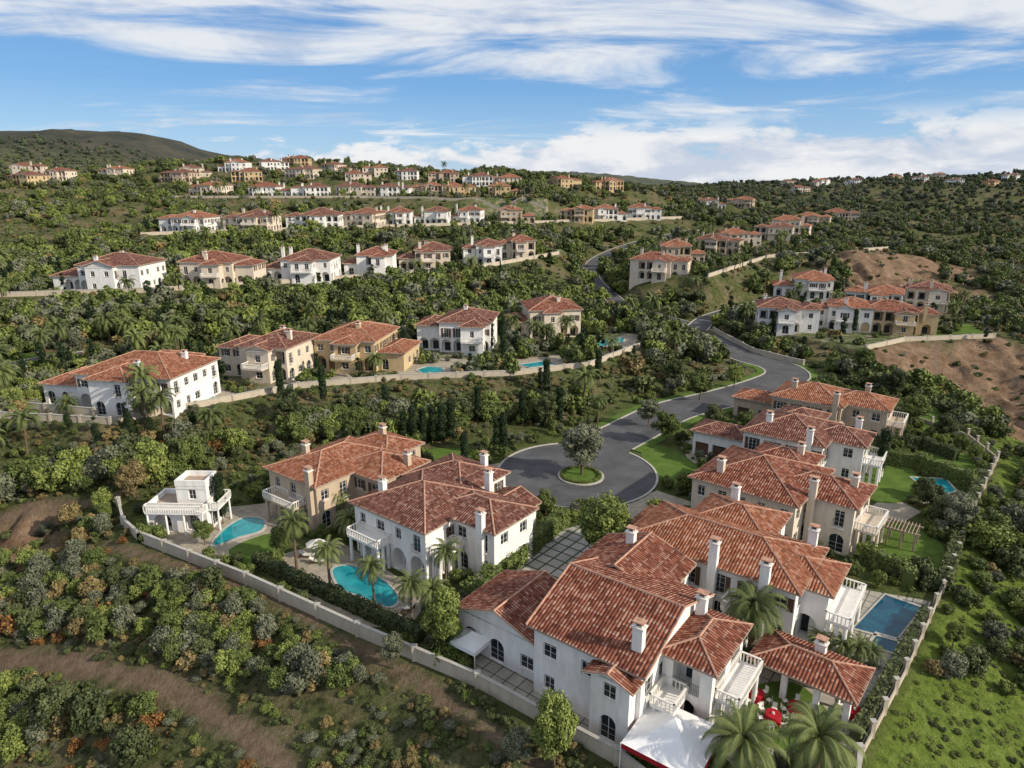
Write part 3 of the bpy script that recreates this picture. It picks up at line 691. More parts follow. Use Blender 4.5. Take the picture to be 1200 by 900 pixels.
for px in ([(488,434),(500,430),(518,431),(520,437),(500,440)],[(695,404),(712,397),(732,396),(730,401),(705,407)],[(232,468),(246,464),(254,468),(240,472)],[(606,428),(640,423),(652,427),(622,431)]):
    P=[S(u,v,6) for u,v in px]; o=pool('p',P,'pool'); o.location=(0,0,6.0)
# ------------------------------------------------------------ walls
def gwall(name,L,hh,th,mat='wallw',post=5,rail=False,pw=.24):
    L2=[]
    for a,c in zip(L[:-1],L[1:]):
        d=math.hypot(c[0]-a[0],c[1]-a[1]); k=max(1,int(d/post))
        for i in range(k): L2.append((a[0]+(c[0]-a[0])*i/k,a[1]+(c[1]-a[1])*i/k))
    L2.append(L[-1][:2]); B=MB()
    for i,(a,c) in enumerate(zip(L2[:-1],L2[1:])):
        d=math.hypot(c[0]-a[0],c[1]-a[1]); ux,uy=(c[0]-a[0])/d,(c[1]-a[1])/d; nx_,ny_=-uy*th/2,ux*th/2
        za,zc=h(*a),h(*c)
        def seg(m_,w,z0,z1):
            k=w/th
            q=[(a[0]-nx_*k,a[1]-ny_*k),(c[0]-nx_*k,c[1]-ny_*k),(c[0]+nx_*k,c[1]+ny_*k),(a[0]+nx_*k,a[1]+ny_*k)]
            b_=[(q[0][0],q[0][1],za+z0),(q[1][0],q[1][1],zc+z0),(q[2][0],q[2][1],zc+z0),(q[3][0],q[3][1],za+z0)]
            t_=[(q[0][0],q[0][1],za+z1),(q[1][0],q[1][1],zc+z1),(q[2][0],q[2][1],zc+z1),(q[3][0],q[3][1],za+z1)]
            for e in range(4): B.f(m_,[b_[e],b_[(e+1)%4],t_[(e+1)%4],t_[e]])
            B.f(m_,t_)
        if rail:
            seg(mat,th,-1,.7)
            for k in range(int(d/.3)):
                px,py=a[0]+ux*.3*k,a[1]+uy*.3*k; zz=za+(zc-za)*k*.3/d; B.box('metal',px-.02,py-.02,zz+.7,px+.02,py+.02,zz+1.6,False)
            seg('metal',.06,1.6,1.66)
        else:
            seg(mat,th,-1,hh); seg('kerb',th+.1,hh,hh+.07)
    for p in L2:
        z=h(*p); B.box(mat,p[0]-pw,p[1]-pw,z-1,p[0]+pw,p[1]+pw,z+hh+.12); B.box('kerb',p[0]-pw-.05,p[1]-pw-.05,z+hh+.12,p[0]+pw+.05,p[1]+pw+.05,z+hh+.2)
    return B.out(name,names={mat:'wall_panels','kerb':'coping','metal':'railings'})
def inset(L): return [(p[0],p[1]) for p in L]
gwall('perimeter_wall',inset(WL+[(14,38,0),(24,37,0),WR[0]]),1.5,.25)
gwall('perimeter_fence',inset(WR+[(84,118,0),(80,128,0)]),1.55,.25,post=3.5,rail=True,pw=.19)
gwall('perimeter_wall',[(-57,90),(-53,84),WL[0][:2]],1.3,.25)
gwall('terrace_wall',inset(W2),1.15,.3); gwall('terrace_wall',inset(W3),1.3,.35,post=8); gwall('terrace_wall',inset(W4),1.4,.4,post=14)
gwall('terrace_wall',inset(W5),1.4,.4,post=14); gwall('terrace_wall',inset(WRa),1.2,.3,post=7); gwall('terrace_wall',inset(WRb),1.3,.35,post=9)
gwall('garden_wall',[S(-40,478,6)[:2],S(0,480,6)[:2],S(112,490,6)[:2]],1.8,.25)
gwall('garden_wall',[(75,170),(66,182),(64,194),(62,206)],1.3,.25)
# ------------------------------------------------------------ foliage meshes
def ico():
    t_=(1+5**.5)/2; v=np.array([(-1,t_,0),(1,t_,0),(-1,-t_,0),(1,-t_,0),(0,-1,t_),(0,1,t_),(0,-1,-t_),(0,1,-t_),(t_,0,-1),(t_,0,1),(-t_,0,-1),(-t_,0,1)],float)
    v/=np.linalg.norm(v[0]); f=[(0,11,5),(0,5,1),(0,1,7),(0,7,10),(0,10,11),(1,5,9),(5,11,4),(11,10,2),(10,7,6),(7,1,8),(3,9,4),(3,4,2),(3,2,6),(3,6,8),(3,8,9),(4,9,5),(2,4,11),(6,2,10),(8,6,7),(9,8,1)]
    return v,f
IV,IF=ico()
def foliage(name,seed,nc,nl,leaf,cz,rz,lm,trunk=0.0,rx=1.0,crad=(.26,.42)):
    r=np.random.RandomState(seed)
    d=r.normal(size=(nc,3)); d/=np.linalg.norm(d,axis=1)[:,None]
    C=d*(r.rand(nc,1)**.45)*.74; C[:,2]*=rz; C[:,:2]*=rx; C[:,2]+=cz
    cr=r.uniform(*crad,nc); tone=r.uniform(.0,.75,nc)
    N=int(nl*1.5); k=r.randint(0,nc,N); dd=r.normal(size=(N,3)); dd/=np.linalg.norm(dd,axis=1)[:,None]
    P=C[k]+dd*(cr[k]*r.uniform(.70,1.22,N))[:,None]*np.array([1,1,.85])
    D=np.linalg.norm(P[:,None]-C[None],axis=2)/cr[None]; D[np.arange(N),k]=9
    ok=(D.min(1)>.75)&(P[:,2]>.02); P=P[ok][:nl];dd=dd[ok][:nl];k=k[ok][:nl]; N=len(P)
    nn=dd+r.normal(size=(N,3))*.6; nn/=np.linalg.norm(nn,axis=1)[:,None]
    a=np.cross(nn,r.normal(size=(N,3))); a/=np.linalg.norm(a,axis=1)[:,None]; b_=np.cross(nn,a)
    s=leaf*r.uniform(.6,1.3,N)[:,None]
    V=np.stack([P+a*s,P+b_*s*.6,P-a*s,P-b_*s*.6],1).reshape(-1,3)
    verts=V.tolist(); faces=[(4*i,4*i+1,4*i+2,4*i+3) for i in range(N)]; mi=[0]*N
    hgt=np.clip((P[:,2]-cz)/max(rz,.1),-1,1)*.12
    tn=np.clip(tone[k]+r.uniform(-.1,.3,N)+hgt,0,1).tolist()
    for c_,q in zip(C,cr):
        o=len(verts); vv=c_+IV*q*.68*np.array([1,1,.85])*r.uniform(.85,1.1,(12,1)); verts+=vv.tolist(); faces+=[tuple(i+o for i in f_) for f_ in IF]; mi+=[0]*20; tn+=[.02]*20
    if trunk>0:
        def limb(a_,b2,r0,r1,n=6):
            a_=Vector(a_);b2=Vector(b2); dr=(b2-a_).normalized(); sx=dr.cross(Vector((.3,1,.1))).normalized(); sy=sx.cross(dr); o=len(verts)
            for (c0,rr) in ((a_,r0),((a_+b2)/2+Vector((.03,.02,0)),(r0+r1)/2),(b2,r1)):
                for i in range(n): verts.append(tuple(c0+sx*rr*math.cos(2*math.pi*i/n)+sy*rr*math.sin(2*math.pi*i/n)))
            for L_ in (0,1):
                for i in range(n): faces.append((o+L_*n+i,o+L_*n+(i+1)%n,o+(L_+1)*n+(i+1)%n,o+(L_+1)*n+i)); mi.append(1); tn.append(.3)
        top=(0,0,cz-rz*.55); limb((0,0,-.3),top,trunk,trunk*.6)
        for c_ in C[:7]: limb(top,tuple(c_),trunk*.5,trunk*.15)
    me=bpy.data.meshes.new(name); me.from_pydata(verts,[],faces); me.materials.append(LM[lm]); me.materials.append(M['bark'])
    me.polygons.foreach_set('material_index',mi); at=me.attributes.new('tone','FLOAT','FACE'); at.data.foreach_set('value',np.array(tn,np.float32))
    return me
def palm(name,seed,ht,fl=2.6,nf=34,tr=.26,lw=.06):
    r=random.Random(seed); V=[];Fc=[];mi=[];tn=[]
    n=8; ln=[(math.sin(i/6*1.2)*.25,0,ht*i/6-.2*(i==0)) for i in range(7)]
    for i,p in enumerate(ln):
        rr=tr*(1-.3*i/6) if i<6 else tr*1.25
        for j in range(n): V.append((p[0]+rr*math.cos(2*math.pi*j/n),rr*math.sin(2*math.pi*j/n),p[2]))
    for i in range(6):
        for j in range(n): Fc.append((i*n+j,i*n+(j+1)%n,(i+1)*n+(j+1)%n,(i+1)*n+j)); mi.append(1); tn.append(.3)
    top=Vector((ln[-1][0],0,ht))
    for k in range(nf):
        az=k*2.399+r.uniform(-.15,.15); el=1.35-1.7*(k/nf)+r.uniform(-.12,.12); L=fl*r.uniform(.8,1.12); segs=14; p=top.copy(); e=el; side=Vector((-math.sin(az),math.cos(az),0)); tt=r.uniform(.2,1.0)*(.45 if k>nf*.8 else 1)
        for s_ in range(segs):
            dr=Vector((math.cos(az)*math.cos(e),math.sin(az)*math.cos(e),math.sin(e))); q=p+dr*L/segs
            wd=.40*math.sin(math.pi*(.14+.78*s_/segs))*fl/2.6
            if s_>0:
              for sg in (-1,1):
                for hlf in (0,.5):
                    a_=p+(q-p)*hlf; b2=a_+dr*lw*fl/2.6*1.5; tip=a_+side*sg*wd+dr*.34*fl/2.6-Vector((0,0,.08+wd*.3))
                    o=len(V); V.extend([tuple(a_),tuple(b2),tuple(tip)]); Fc.append((o,o+1,o+2)); mi.append(0); tn.append(max(0,min(1,tt+r.uniform(-.15,.2))))
            o=len(V); w_=side*.035; V.extend([tuple(p-w_),tuple(p+w_),tuple(q+w_),tuple(q-w_)]); Fc.append((o,o+1,o+2,o+3)); mi.append(0); tn.append(.8)
            p=q; e-=.06+.014*s_
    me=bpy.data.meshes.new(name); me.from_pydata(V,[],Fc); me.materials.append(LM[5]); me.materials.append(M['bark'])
    me.polygons.foreach_set('material_index',mi); at=me.attributes.new('tone','FLOAT','FACE'); at.data.foreach_set('value',np.array(tn,np.float32))
    return me
def coll(prefix,metas):
    c=bpy.data.collections.new(prefix)
    for i,me in enumerate(metas):
        o=bpy.data.objects.new('%s_%02d'%(prefix,i),me); c.objects.link(o)
    return c
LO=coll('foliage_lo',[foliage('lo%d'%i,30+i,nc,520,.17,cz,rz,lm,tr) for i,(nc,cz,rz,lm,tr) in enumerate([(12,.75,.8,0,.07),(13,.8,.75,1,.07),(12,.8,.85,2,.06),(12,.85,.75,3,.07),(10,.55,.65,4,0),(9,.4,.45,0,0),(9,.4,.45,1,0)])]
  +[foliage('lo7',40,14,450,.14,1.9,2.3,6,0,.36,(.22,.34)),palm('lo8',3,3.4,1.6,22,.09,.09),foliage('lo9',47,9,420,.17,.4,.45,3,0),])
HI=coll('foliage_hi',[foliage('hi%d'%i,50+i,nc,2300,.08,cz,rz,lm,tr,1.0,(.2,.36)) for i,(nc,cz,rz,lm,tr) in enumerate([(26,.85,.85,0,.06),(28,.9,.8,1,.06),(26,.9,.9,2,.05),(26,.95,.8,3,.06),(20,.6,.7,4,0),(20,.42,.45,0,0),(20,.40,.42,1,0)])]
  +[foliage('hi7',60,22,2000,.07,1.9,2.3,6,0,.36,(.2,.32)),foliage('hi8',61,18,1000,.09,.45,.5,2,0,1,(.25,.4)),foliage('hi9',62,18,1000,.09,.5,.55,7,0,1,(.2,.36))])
def scatter(name,P,C):
    me=bpy.data.meshes.new(name); me.vertices.add(len(P)); A_=np.array(P,np.float32)
    me.vertices.foreach_set('co',A_[:,:3].ravel())
    a=me.attributes.new('scl','FLOAT_VECTOR','POINT'); a.data.foreach_set('vector',A_[:,3:6].ravel())
    a=me.attributes.new('rot','FLOAT_VECTOR','POINT'); rz=np.zeros((len(P),3),np.float32); rz[:,2]=nr.rand(len(P))*6.28; a.data.foreach_set('vector',rz.ravel())
    a=me.attributes.new('idx','INT','POINT'); a.data.foreach_set('value',A_[:,6].astype(np.int32))
    o=bpy.data.objects.new(name,me); COL.objects.link(o)
    ng=bpy.data.node_groups.new(name,'GeometryNodeTree'); ng.interface.new_socket('Geometry',in_out='INPUT',socket_type='NodeSocketGeometry'); ng.interface.new_socket('Geometry',in_out='OUTPUT',socket_type='NodeSocketGeometry')
    N=ng.nodes; gi=N.new('NodeGroupInput'); go=N.new('NodeGroupOutput'); ip=N.new('GeometryNodeInstanceOnPoints'); ci=N.new('GeometryNodeCollectionInfo')
    ci.inputs['Collection'].default_value=C; ci.inputs['Separate Children'].default_value=True; ci.inputs['Reset Children'].default_value=True
    def na(nm,ty):
        q=N.new('GeometryNodeInputNamedAttribute'); q.data_type=ty; q.inputs[0].default_value=nm; return q.outputs[0]
    l=ng.links.new; l(gi.outputs[0],ip.inputs['Points']); l(ci.outputs[0],ip.inputs['Instance']); ip.inputs['Pick Instance'].default_value=True
    l(na('idx','INT'),ip.inputs['Instance Index']); l(na('scl','FLOAT_VECTOR'),ip.inputs['Scale']); l(na('rot','FLOAT_VECTOR'),ip.inputs['Rotation']); l(ip.outputs[0],go.inputs[0])
    md=o.modifiers.new('instances','NODES'); md.node_group=ng
    return o
CYP=[hit(u,v) for u,v in [(474,526),(485,525),(496,524),(507,523),(518,522),(529,521),(582,536),(590,535),(262,615),(545,556),(1030,560),(838,610),(612,500),(380,476),(330,470),(575,412),(240,442),(475,422),(590,422),(640,468),(700,452),(560,496),(655,500),(905,395),(1000,392)]]
def nearcyp(x,y):
    return any(abs(x-c[0])<2.4 and -1.5<c[1]-y<7.5 for c in CYP)
N=46000
yy=55*np.exp(nr.rand(N)*math.log(1350/55)); xx=(nr.rand(N)*2-1)*(.82*yy+22)
sd=[polysdf(P,xx,yy) for P,z in PADS]
front=np.zeros(N,bool)
for k_,D_ in ((1,7),(2,8),(3,22),(4,26),(5,20),(6,14)):
    for f_ in (.35,.7,1.0): front|=(sd[k_]>0)&(polysdf(PADS[k_][0],xx,yy+D_*f_)<0)
rdm=np.minimum(np.minimum(linedist(MAIN,xx,yy)[0]-5.2,linedist(MAIN2,xx,yy)[0]-2.0),np.minimum(linedist(BR,xx,yy)[0]-2.2,linedist(R2,xx,yy)[0]-3))
nz=fbm(xx/20+3,yy/20); nz2=fbm(xx/60+9,yy/60)
pdist=np.min([linedist(L,xx,yy)[0]-w for L,w in PATHS],axis=0)
def gridv(arr,x,y):
    i=np.clip(np.searchsorted(GX,x)-1,0,nx-2); j=np.clip(np.searchsorted(GY,y)-1,0,ny-2); return arr.reshape(X.shape)[j,i]
dv=gridv(dry,xx,yy); lv=gridv(lush,xx,yy)
u_=nr.rand(N,5)
near_l=[];far_l=[]
for i in range(N):
    x,y=float(xx[i]),float(yy[i])
    if sd[0][i]<1.2 or rdm[i]<2.8 or pdist[i]<1.5: continue
    inpad=min(s[i] for s in sd[1:])
    q=u_[i]; low=False
    if dv[i]>.45 and q[0]>.13: continue
    if dv[i]>.45: low=True
    if lv[i]>.3 and q[0]>.12: continue
    if y<200 and nearcyp(x,y): continue
    r=1.3+2.0*q[1]**1.4
    lowleft=(x<-5 and y<92) or (y<70)
    belt=(y>150 and y<240 and x<30 and inpad>0) or (25<x<78 and 172<y<330 and inpad>0)
    if inpad<1.0:
        if inpad>-1.2 or q[0]>.62: continue
        r=.8+1.7*q[1]
        if inrect(x,y+6,0) or inrect(x,y+11,0):
            if q[0]>.32: continue
            r=.5+.7*q[1]
    elif front[i]:
        if q[0]>.6: continue
        r=(.5+.7*q[1])*(1 if y<250 else 1.5); low=True
    elif dv[i]>.45: r=.6+.8*q[1]
    elif lowleft:
        if q[0]>(.5 if nz[i]>.5 else .15): continue
        r=.7+1.1*q[1]
    elif belt:
        r=1.6+1.9*q[1]
        if q[0]>.72: continue
    elif y<150:
        slope=(sd[1][i]<10)
        grove=(-40<x<60 and y>112)
        if slope and q[0]>.22: continue
        if slope: r=.5+1.0*q[1]; low=True
        elif grove:
            r=1.3+1.7*q[1]
            if q[0]>.75: continue
        elif nz[i]<.5:
            if q[0]>.4: continue
            r=.6+.9*q[1]
    elif y<600:
        if nz[i]<.43:
            if q[0]>.5: continue
            r=.7+.9*q[1]; low=True
    if y>260 and not low: r*=1.1+.2*min(2,(y-260)/400)
    if inrect(x,y,1.2+r*.55): continue
    if 240<y<440 and (inrect(x,y+8,0) or inrect(x,y+16,0)): 
        if q[0]>.3: continue
        r=min(r,1.3)
    k=nz2[i]*.6+q[2]*.8
    idx=0 if k<.48 else 1 if k<.78 else 2 if k<.92 else 3
    if q[3]<.10: idx=4
    if inpad<12 and q[3]>.975: idx=8
    elif inpad<12 and q[3]>.93: idx=7
    elif q[3]>.997 and y>110: idx=8
    if low and idx<7: idx=rnd.choice([5,6,5,6,9,4,9])
    if x>90 and y>230 and inpad>0 and idx in (2,): idx=0
    if idx==8: r=rnd.uniform(1.7,2.3)
    if idx==7: r=max(1.3,min(r,1.9))
    z=h(x,y)-.12; zs=r*(.8+.45*q[4])
    if y<125 and idx==9: idx=3
    T=(x,y,z,r,r,zs,idx)
    if y<125 and idx<8: near_l.append(T)
    else: far_l.append(T)
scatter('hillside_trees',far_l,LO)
N=17000; yy=38+nr.rand(N)**1.2*120; xx=(nr.rand(N)*2-1)*(.8*yy+22); s0=polysdf(P0,xx,yy); s2=polysdf(P2,xx,yy); pdist=np.min([linedist(L,xx,yy)[0]-w for L,w in PATHS],axis=0); rdm=linedist(MAIN,xx,yy)[0]
nz=fbm(xx/9,yy/9); dv=gridv(dry,xx,yy); lv=gridv(lush,xx,yy)
for i in range(N):
    x,y=float(xx[i]),float(yy[i])
    if s0[i]<.8 or s2[i]<.5 or pdist[i]<.2 or rdm[i]<8: continue
    if dv[i]>.5 and rnd.random()>.12: continue
    if nz[i]<.40 and rnd.random()<.6: continue
    r=rnd.uniform(.3,.85)
    if lv[i]>.4:
        if rnd.random()<.3: continue
        r*=.55; idx=rnd.choice([8,8,6,5])
    else: idx=rnd.choice([5,5,6,3,8,4,5,4])
    if x<-20 and y<85 and rnd.random()<.06: idx=9; r*=1.2
    near_l.append((x,y,h(x,y)-.08,r,r,r*rnd.uniform(.7,1.2)*(.55 if idx==3 else 1),idx))
for i in range(95):
    u,v=rnd.choice([(rnd.uniform(0,260),rnd.uniform(830,900)),(rnd.uniform(0,130),rnd.uniform(700,770)),(rnd.uniform(0,480),rnd.uniform(545,600)),(rnd.uniform(160,300),rnd.uniform(515,575)),(rnd.uniform(40,170),rnd.uniform(560,620))])
    q=hit(u,v)
    if polysdf(P0,np.array([q[0]]),np.array([q[1]]))[0]<2 or min(linedist(L,np.array([q[0]]),np.array([q[1]]))[0][0] for L,w in PATHS)<3.0: continue
    r=rnd.uniform(1.3,2.6); near_l.append((q[0],q[1],q[2]-.1,r,r,r*rnd.uniform(.9,1.3),rnd.choice([4,4,1,2,0,0,4,9])))
scatter('slope_shrubs',near_l,HI)
LAWN=[[S(u,v)[:2] for u,v in L] for L in LW+[DRV,PA1,PA2,PA3,PA4,PA5,[(700,600),(770,575),(815,590),(745,615)],[(598,540),(560,548),(520,590),(560,600),(615,590)]]]
N=6000; xx=nr.uniform(-58,88,N); yy=nr.uniform(38,166,N); s0=polysdf(P0,xx,yy); rdm=linedist(MAIN,xx,yy)[0]; cd=np.hypot(xx-CU[0],yy-CU[1]); ls=np.min([polysdf(L,xx,yy) for L in LAWN],axis=0); nz=fbm(xx/6,yy/6)
gl=[]
for i in range(N):
    if s0[i]>-.7 or rdm[i]<7.8 or cd[i]<CR+1 or ls[i]<.6: continue
    r=rnd.uniform(.35,1.1)
    if nz[i]>.56: r*=1.7
    if inrect(xx[i],yy[i],.3+r*.7): continue
    gl.append((xx[i],yy[i],0,r,r,r*rnd.uniform(.8,1.5),rnd.choice([0,1,1,2,6,6,5,8,3])))
for a in np.linspace(0,6.28,40):
    gl.append((IC[0]+3.0*math.cos(a),IC[1]+3.0*math.sin(a),.25,.4,.4,.45,8))
scatter('garden_shrubs',gl,HI)
# ------------------------------------------------------------ hedges
def hedge(px,w,hh,lm=1):
    P=[S(u,v,0)[:2] for u,v in px]; V=[];Fc=[];tn=[]
    B=np.random.RandomState(len(px)*7+int(abs(P[0][0])*10))
    for a,c in zip(P[:-1],P[1:]):
        a=np.array(a[:2]);c=np.array(c[:2]); L=np.linalg.norm(c-a); d=(c-a)/L; nn=np.array([-d[1],d[0]])
        q=[a-nn*w*.42,c-nn*w*.42,c+nn*w*.42,a+nn*w*.42]; o=len(V)
        for z in (-.2,hh*.93):
            for p in q: V.append((p[0],p[1],z))
        for f_ in ((0,1,5,4),(1,2,6,5),(2,3,7,6),(3,0,4,7),(4,5,6,7)): Fc.append(tuple(i+o for i in f_)); tn.append(.05)
        n=int(L*(hh*2+w)*38); t_=B.rand(n)*L; per=B.rand(n)*(2*hh+w)
        for k in range(n):
            e=per[k]
            if e<hh: off,z,no=-w/2,e,np.array([-nn[0],-nn[1],.3])
            elif e<hh+w: off,z,no=e-hh-w/2,hh,np.array([0,0,1.])
            else: off,z,no=w/2,e-hh-w,np.array([nn[0],nn[1],.3])
            jit=.16*math.sin(t_[k]*1.7)+.1*math.sin(t_[k]*4.1+off)+B.normal()*.07
            p=np.array([*(a+d*t_[k]+nn*(off*(1+jit*.6))),z*(1+jit*.6)]); no=no+B.normal(size=3)*.5; no/=np.linalg.norm(no)
            u1=np.cross(no,B.normal(size=3)); u1/=np.linalg.norm(u1); u2=np.cross(no,u1); s=B.uniform(.09,.2); o=len(V)
            V.extend([tuple(p+u1*s),tuple(p+u2*s*.7),tuple(p-u1*s),tuple(p-u2*s*.7)]); Fc.append((o,o+1,o+2,o+3)); tn.append(B.rand())
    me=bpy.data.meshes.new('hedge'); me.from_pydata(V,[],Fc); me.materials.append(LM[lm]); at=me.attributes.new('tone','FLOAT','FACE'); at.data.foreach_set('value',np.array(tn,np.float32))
    o=bpy.data.objects.new('hedge',me); COL.objects.link(o)
hedge([(548,712),(600,665),(662,612)],1.8,2.4,1)
hedge([(300,662),(360,690),(430,722),(495,752)],1.2,1.6,0)
hedge([(1010,655),(1060,680),(1062,690)],1.5,2.2,1)
hedge([(1012,540),(1075,548),(1140,572)],1.5,2.4,1)
hedge([(1105,690),(1130,610),(1150,560)],1.3,1.7,0)
hedge([(1005,520),(1080,525),(1120,540)],1.4,2.0,0)
hedge([(575,760),(630,790)],1.0,1.3,1)
hedge([(1000,870),(1040,800),(1085,720)],.9,1.2,0)
# ------------------------------------------------------------ individual trees
TM={}
def tree(name,x,y,r,lm,hs=1.0,nc=40,nl=6500,seed=1,trunk=.06,cz=1.35,rz=.85,z=None,rot=0):
    key=(lm,seed,cz,rz,nl)
    if key not in TM: TM[key]=foliage(name,900+seed,nc,nl,.05,cz,rz,lm,trunk,1.0,(.15,.30))
    o=bpy.data.objects.new(name,TM[key]); COL.objects.link(o); o.location=(x,y,h(x,y) if z is None else z); o.scale=(r,r,r*hs); o.rotation_euler=(0,0,rot)
tree('olive_tree',IC[0],IC[1],4.4,3,1.0,seed=1,cz=1.25)
for (nm,u,v,r,lm,hs,sd_) in [('shade_tree',706,662,4.2,2,1.0,2),('shade_tree',522,770,2.9,2,1.2,3),('young_tree',648,905,2.4,2,1.45,4),('olive_tree',1118,628,2.8,3,1.0,1),('shade_tree',1085,600,2.0,0,1.2,5),
  ('shade_tree',372,612,2.1,1,1.5,6),('shade_tree',262,600,1.5,0,1.6,5),('shade_tree',240,640,1.6,1,1.1,6),('shade_tree',330,655,1.5,1,1.4,2),('shade_tree',780,520,3.0,1,1.0,6),('shade_tree',835,505,2.2,0,1.1,5),
  ('olive_tree',760,500,2.6,3,1.0,1),('shade_tree',870,515,2.4,1,1.1,6),('shade_tree',1070,500,3.2,1,1.0,6),('shade_tree',1105,520,2.6,0,1.0,5),('shade_tree',850,600,2.2,0,1.1,5),('shade_tree',640,605,1.6,1,1.2,6),
  ('olive_tree',605,900,1.6,3,1.0,1),('olive_tree',462,785,1.4,3,1.3,1),('shade_tree',770,665,1.6,1,1.3,6),('shade_tree',1115,760,1.3,2,1.0,3),('shade_tree',820,470,3.0,1,1,6),('shade_tree',860,455,2.6,2,1,2),('shade_tree',790,455,3.0,0,1,5),
  ('olive_tree',85,425,3.6,3,1.0,1),('olive_tree',600,415,3.0,3,.9,1),('shade_tree',225,565,3.0,1,1.2,6),('shade_tree',340,500,2.8,0,1.2,5),('shade_tree',160,590,2.6,4,1.2,6),('shade_tree',420,520,3,1,1.1,6),('shade_tree',640,500,3,0,1.1,5),('shade_tree',1045,470,3,0,1.1,5),('shade_tree',1010,440,3,1,1.1,6)]:
    q=hit(u,v); tree(nm,q[0],q[1],r,lm,hs,seed=sd_,rot=rnd.uniform(0,6))
PT=palm('palm_tall',1,6.6,2.7,42,.2); PM=palm('palm_mid',2,4.4,3.3,52,.34); PS=palm('palm_short',5,2.0,2.4,36,.22)
for u,v,me_,s in [(880,765,PM,1.15),(862,925,PM,1.1),(948,930,PM,1.15),(348,668,PT,.95),(388,695,PT,.85),(440,715,PT,.8),(482,740,PT,.85),(522,700,PT,.85),(507,722,PM,.7),(412,640,PM,.8),(1002,775,PS,.8),(1018,782,PS,.7),(985,770,PS,.75),(957,765,PS,.7),
   (172,490,PS,1.2),(205,478,PM,.9),(130,402,PM,1.2),(152,405,PM,1.1),(663,412,PT,1.1),(640,408,PM,1.0),(80,488,PS,1.1),(8,470,PM,1.2),(440,440,PM,.8),(90,302,PM,1.2),(300,300,PT,1.2),(600,395,PM,1.0),(770,640,PS,.8),(715,412,PS,1.2),(210,430,PT,1.1),
   (960,500,PM,.8),(1000,560,PT,.8),(700,500,PT,.8),(395,610,PM,.8)]:
    q=hit(u,v) if v<895 else S(u,v,0)
    o=bpy.data.objects.new('palm_tree',me_); COL.objects.link(o); o.location=q; o.scale=(s,s,s); o.rotation_euler=(0,0,rnd.uniform(0,6))
CY=foliage('cypress',77,36,4200,.07,1.95,2.2,6,.05,.16,(.20,.30))
for q in CYP:
    o=bpy.data.objects.new('cypress_tree',CY); COL.objects.link(o); o.location=q; s=rnd.uniform(1.8,2.2); o.scale=(s,s,s*1.15); o.rotation_euler=(0,0,rnd.uniform(0,6))
# ------------------------------------------------------------ tents, tables, loungers
def tent(x,y,ang,s,hh,rise,name):
    B=MB(); a=s/2
    for px in (-a,a):
        for py in (-a,a): B.cyl('trim',px,py,0,hh,.06,.06,8)
    n=6
    def prof(t_): return hh+rise*(t_**1.6)
    for (c0,c1) in (((-a,-a),(a,-a)),((a,-a),(a,a)),((a,a),(-a,a)),((-a,a),(-a,-a))):
        for i in range(n):
            t0,t1=i/n,(i+1)/n
            P=[(c0[0]*(1-t0),c0[1]*(1-t0),prof(t0)),(c1[0]*(1-t0),c1[1]*(1-t0),prof(t0)),(c1[0]*(1-t1),c1[1]*(1-t1),prof(t1)),(c0[0]*(1-t1),c0[1]*(1-t1),prof(t1))]
            B.f('cloth',P)
        B.f('red' if name=='party_tent' else 'cloth',[(c0[0]*1.005,c0[1]*1.005,hh-.45),(c1[0]*1.005,c1[1]*1.005,hh-.45),(c1[0],c1[1],hh),(c0[0],c0[1],hh)])
    B.out(name,(x,y,0),ang,{'cloth':'canopy','trim':'poles','red':'valance'})
tent(12.9,44.3,R_(-36),6.2,2.7,1.8,'party_tent'); tent(-3.9,57.2,R_(-36),3.0,2.1,.9,'canopy_tent')
def table(x,y):
    B=MB(); B.cyl('red',0,0,.02,.74,.75,.62,20,False); B.cyl('red',0,0,.74,.76,.68,.66,20); B.cyl('cushion',0,0,.76,.9,.14,.1,8)
    for k in range(6):
        a=k*math.pi/3; c,s=math.cos(a),math.sin(a); cx,cy=c*1.1,s*1.1
        B.box('trim',cx-.2,cy-.2,.4,cx+.2,cy+.2,.46)
        for ox in (-.17,.17):
            for oy in (-.17,.17): B.box('trim',cx+ox-.02,cy+oy-.02,.02,cx+ox+.02,cy+oy+.02,.4)
        bx,by=c*1.32,s*1.32
        B.f('trim',[(bx+s*.2,by-c*.2,.45),(bx-s*.2,by+c*.2,.45),(bx-s*.2,by+c*.2,.92),(bx+s*.2,by-c*.2,.92)])
    B.out('banquet_table',(x,y,.05),rnd.random(),{'red':'tablecloth','cushion':'centrepiece','trim':'chairs'})
for u,v in [(886,820),(905,845),(932,835),(1000,840),(955,862)]:
    q=S(u,v); table(q[0],q[1])
def lounger(x,y,a):
    B=MB()
    for px in (.1,1.7):
        for py in (.05,.6): B.box('wood',px-.04,py-.04,0,px+.04,py+.04,.3)
    B.box('wood',0,0,.3,1.9,.65,.36); B.box('cushion',.7,.04,.36,1.88,.61,.46)
    B.f('cushion',[(.7,.04,.46),(.7,.61,.46),(.02,.61,.85),(.02,.04,.85)]); B.f('cushion',[(.7,.04,.36),(.02,.04,.75),(.02,.61,.75),(.7,.61,.36)])
    B.out('sun_lounger',(x,y,.04),a,{'wood':'frame','cushion':'cushion'})
for u,v,a in [(985,712,40),(995,705,40),(1006,699,40),(350,655,0),(362,662,0),(475,722,60),(330,618,10),(1080,596,20),(1095,600,20)]:
    q=S(u,v); lounger(q[0],q[1],R_(a))
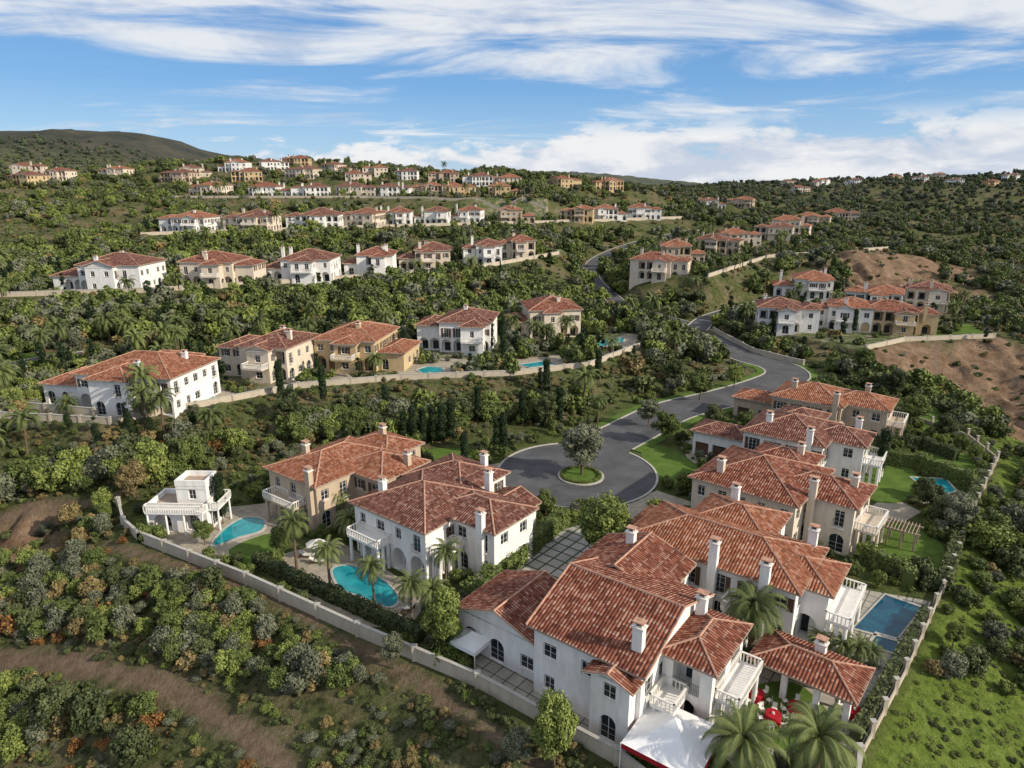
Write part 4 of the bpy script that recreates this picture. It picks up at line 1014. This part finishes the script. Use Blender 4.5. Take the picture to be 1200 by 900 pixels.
def umbrella(x,y,c='cushion'):
    B=MB(); B.cyl('wood',0,0,0,2.5,.03,.03,6); B.cyl(c,0,0,2.1,2.65,1.3,.02,8,False); B.cyl('metal',0,0,0,.1,.3,.28,10)
    B.out('patio_umbrella',(x,y,.04),0,{'wood':'pole','metal':'base',c:'canopy'})
for u,v in [(372,655)]:
    q=S(u,v); umbrella(q[0],q[1])
# ------------------------------------------------------------ light + sky
sd_=Vector((.86,-.38,.52)).normalized(); el=math.asin(sd_.z); az=math.atan2(sd_.x,sd_.y)
L=bpy.data.lights.new('sun','SUN'); L.energy=5.0; L.angle=R_(.5); L.color=(1,.90,.74); o=bpy.data.objects.new('sun',L); COL.objects.link(o); o.rotation_euler=sd_.to_track_quat('Z','Y').to_euler()
w=bpy.data.worlds.new('World'); scene.world=w; w.use_nodes=True; t=NT(w.node_tree); t.nt.nodes.clear()
sk=t.n('ShaderNodeTexSky',sky_type='NISHITA'); sk.sun_disc=False; sk.sun_elevation=el; sk.sun_rotation=az; sk.air_density=1.0; sk.dust_density=.3; sk.ozone_density=2.5
gen=t.n('ShaderNodeTexCoord').outputs['Generated']; s=t.n('ShaderNodeSeparateXYZ'); t.l(gen,s.inputs[0])
zc=t.m('MAXIMUM',s.outputs[2],0.0); den=t.m('ADD',zc,.10)
px_=t.m('DIVIDE',s.outputs[0],den); py_=t.m('DIVIDE',s.outputs[1],den)
cb=t.n('ShaderNodeCombineXYZ'); t.l(t.m('MULTIPLY',px_,.42),cb.inputs[0]); t.l(t.m('MULTIPLY',py_,.85),cb.inputs[1])
c1=t.noise(cb.outputs[0],1.35,9,.62,.7)
cov=t.ss(s.outputs[2],.10,.21)
rt=t.ss(s.outputs[0],-.35,.5)
m1=t.ss(t.m('ADD',c1,t.m('ADD',t.m('MULTIPLY',cov,.15),t.m('MULTIPLY',rt,.05))),.51,.72)
cb2=t.n('ShaderNodeCombineXYZ'); t.l(t.m('MULTIPLY',s.outputs[0],5.0),cb2.inputs[0]); t.l(t.m('MULTIPLY',s.outputs[2],15.0),cb2.inputs[2]); t.l(t.m('MULTIPLY',s.outputs[1],5.0),cb2.inputs[1])
c2=t.noise(cb2.outputs[0],1.7,9,.6,.25)
low=t.m('SUBTRACT',1.0,t.ss(s.outputs[2],.0,.085))
right=t.ss(s.outputs[0],-.15,.25)
m2=t.ss(t.m('ADD',c2,t.m('ADD',t.m('MULTIPLY',low,.28),t.m('MULTIPLY',right,.20))),.64,.76)
m2=t.m('MULTIPLY',m2,t.m('SUBTRACT',1.0,t.ss(s.outputs[2],.055,.10)))
mk=t.m('MAXIMUM',t.m('MULTIPLY',m1,.88),m2)
skc=t.mix(1.0,sk.outputs[0],(.11,.12,.13),'MULTIPLY')
grad=t.ramp(s.outputs[2],[(0,(.50,.68,.90)),(.05,(.36,.60,.90)),(.12,(.18,.43,.82)),(.25,(.11,.30,.68)),(.8,(.05,.15,.42))])
bg1=t.n('ShaderNodeBackground'); t.l(t.mix(.75,skc,grad),bg1.inputs[0]); bg1.inputs[1].default_value=.95
bg2=t.n('ShaderNodeBackground'); t.l(t.mix(t.ss(t.m('ADD',c2,t.m('MULTIPLY',s.outputs[2],.6)),.40,.64),(.60,.67,.80),(.92,.93,.94)),bg2.inputs[0]); bg2.inputs[1].default_value=.95
mx=t.n('ShaderNodeMixShader'); t.l(mk,mx.inputs[0]); t.l(bg1.outputs[0],mx.inputs[1]); t.l(bg2.outputs[0],mx.inputs[2])
wo=t.n('ShaderNodeOutputWorld'); t.l(mx.outputs[0],wo.inputs[0])
cam=bpy.data.cameras.new('camera'); cam.lens=24.0; cam.sensor_width=36; cam.clip_start=.5; cam.clip_end=60000
o=bpy.data.objects.new('camera',cam); COL.objects.link(o); o.location=(0,0,CAMH); o.rotation_euler=(math.pi/2-PITCH,0,0); scene.camera=o
scene.view_settings.view_transform='Standard'; scene.view_settings.look='None'; scene.view_settings.exposure=0
print('instances',len(far_l),len(near_l),len(gl))
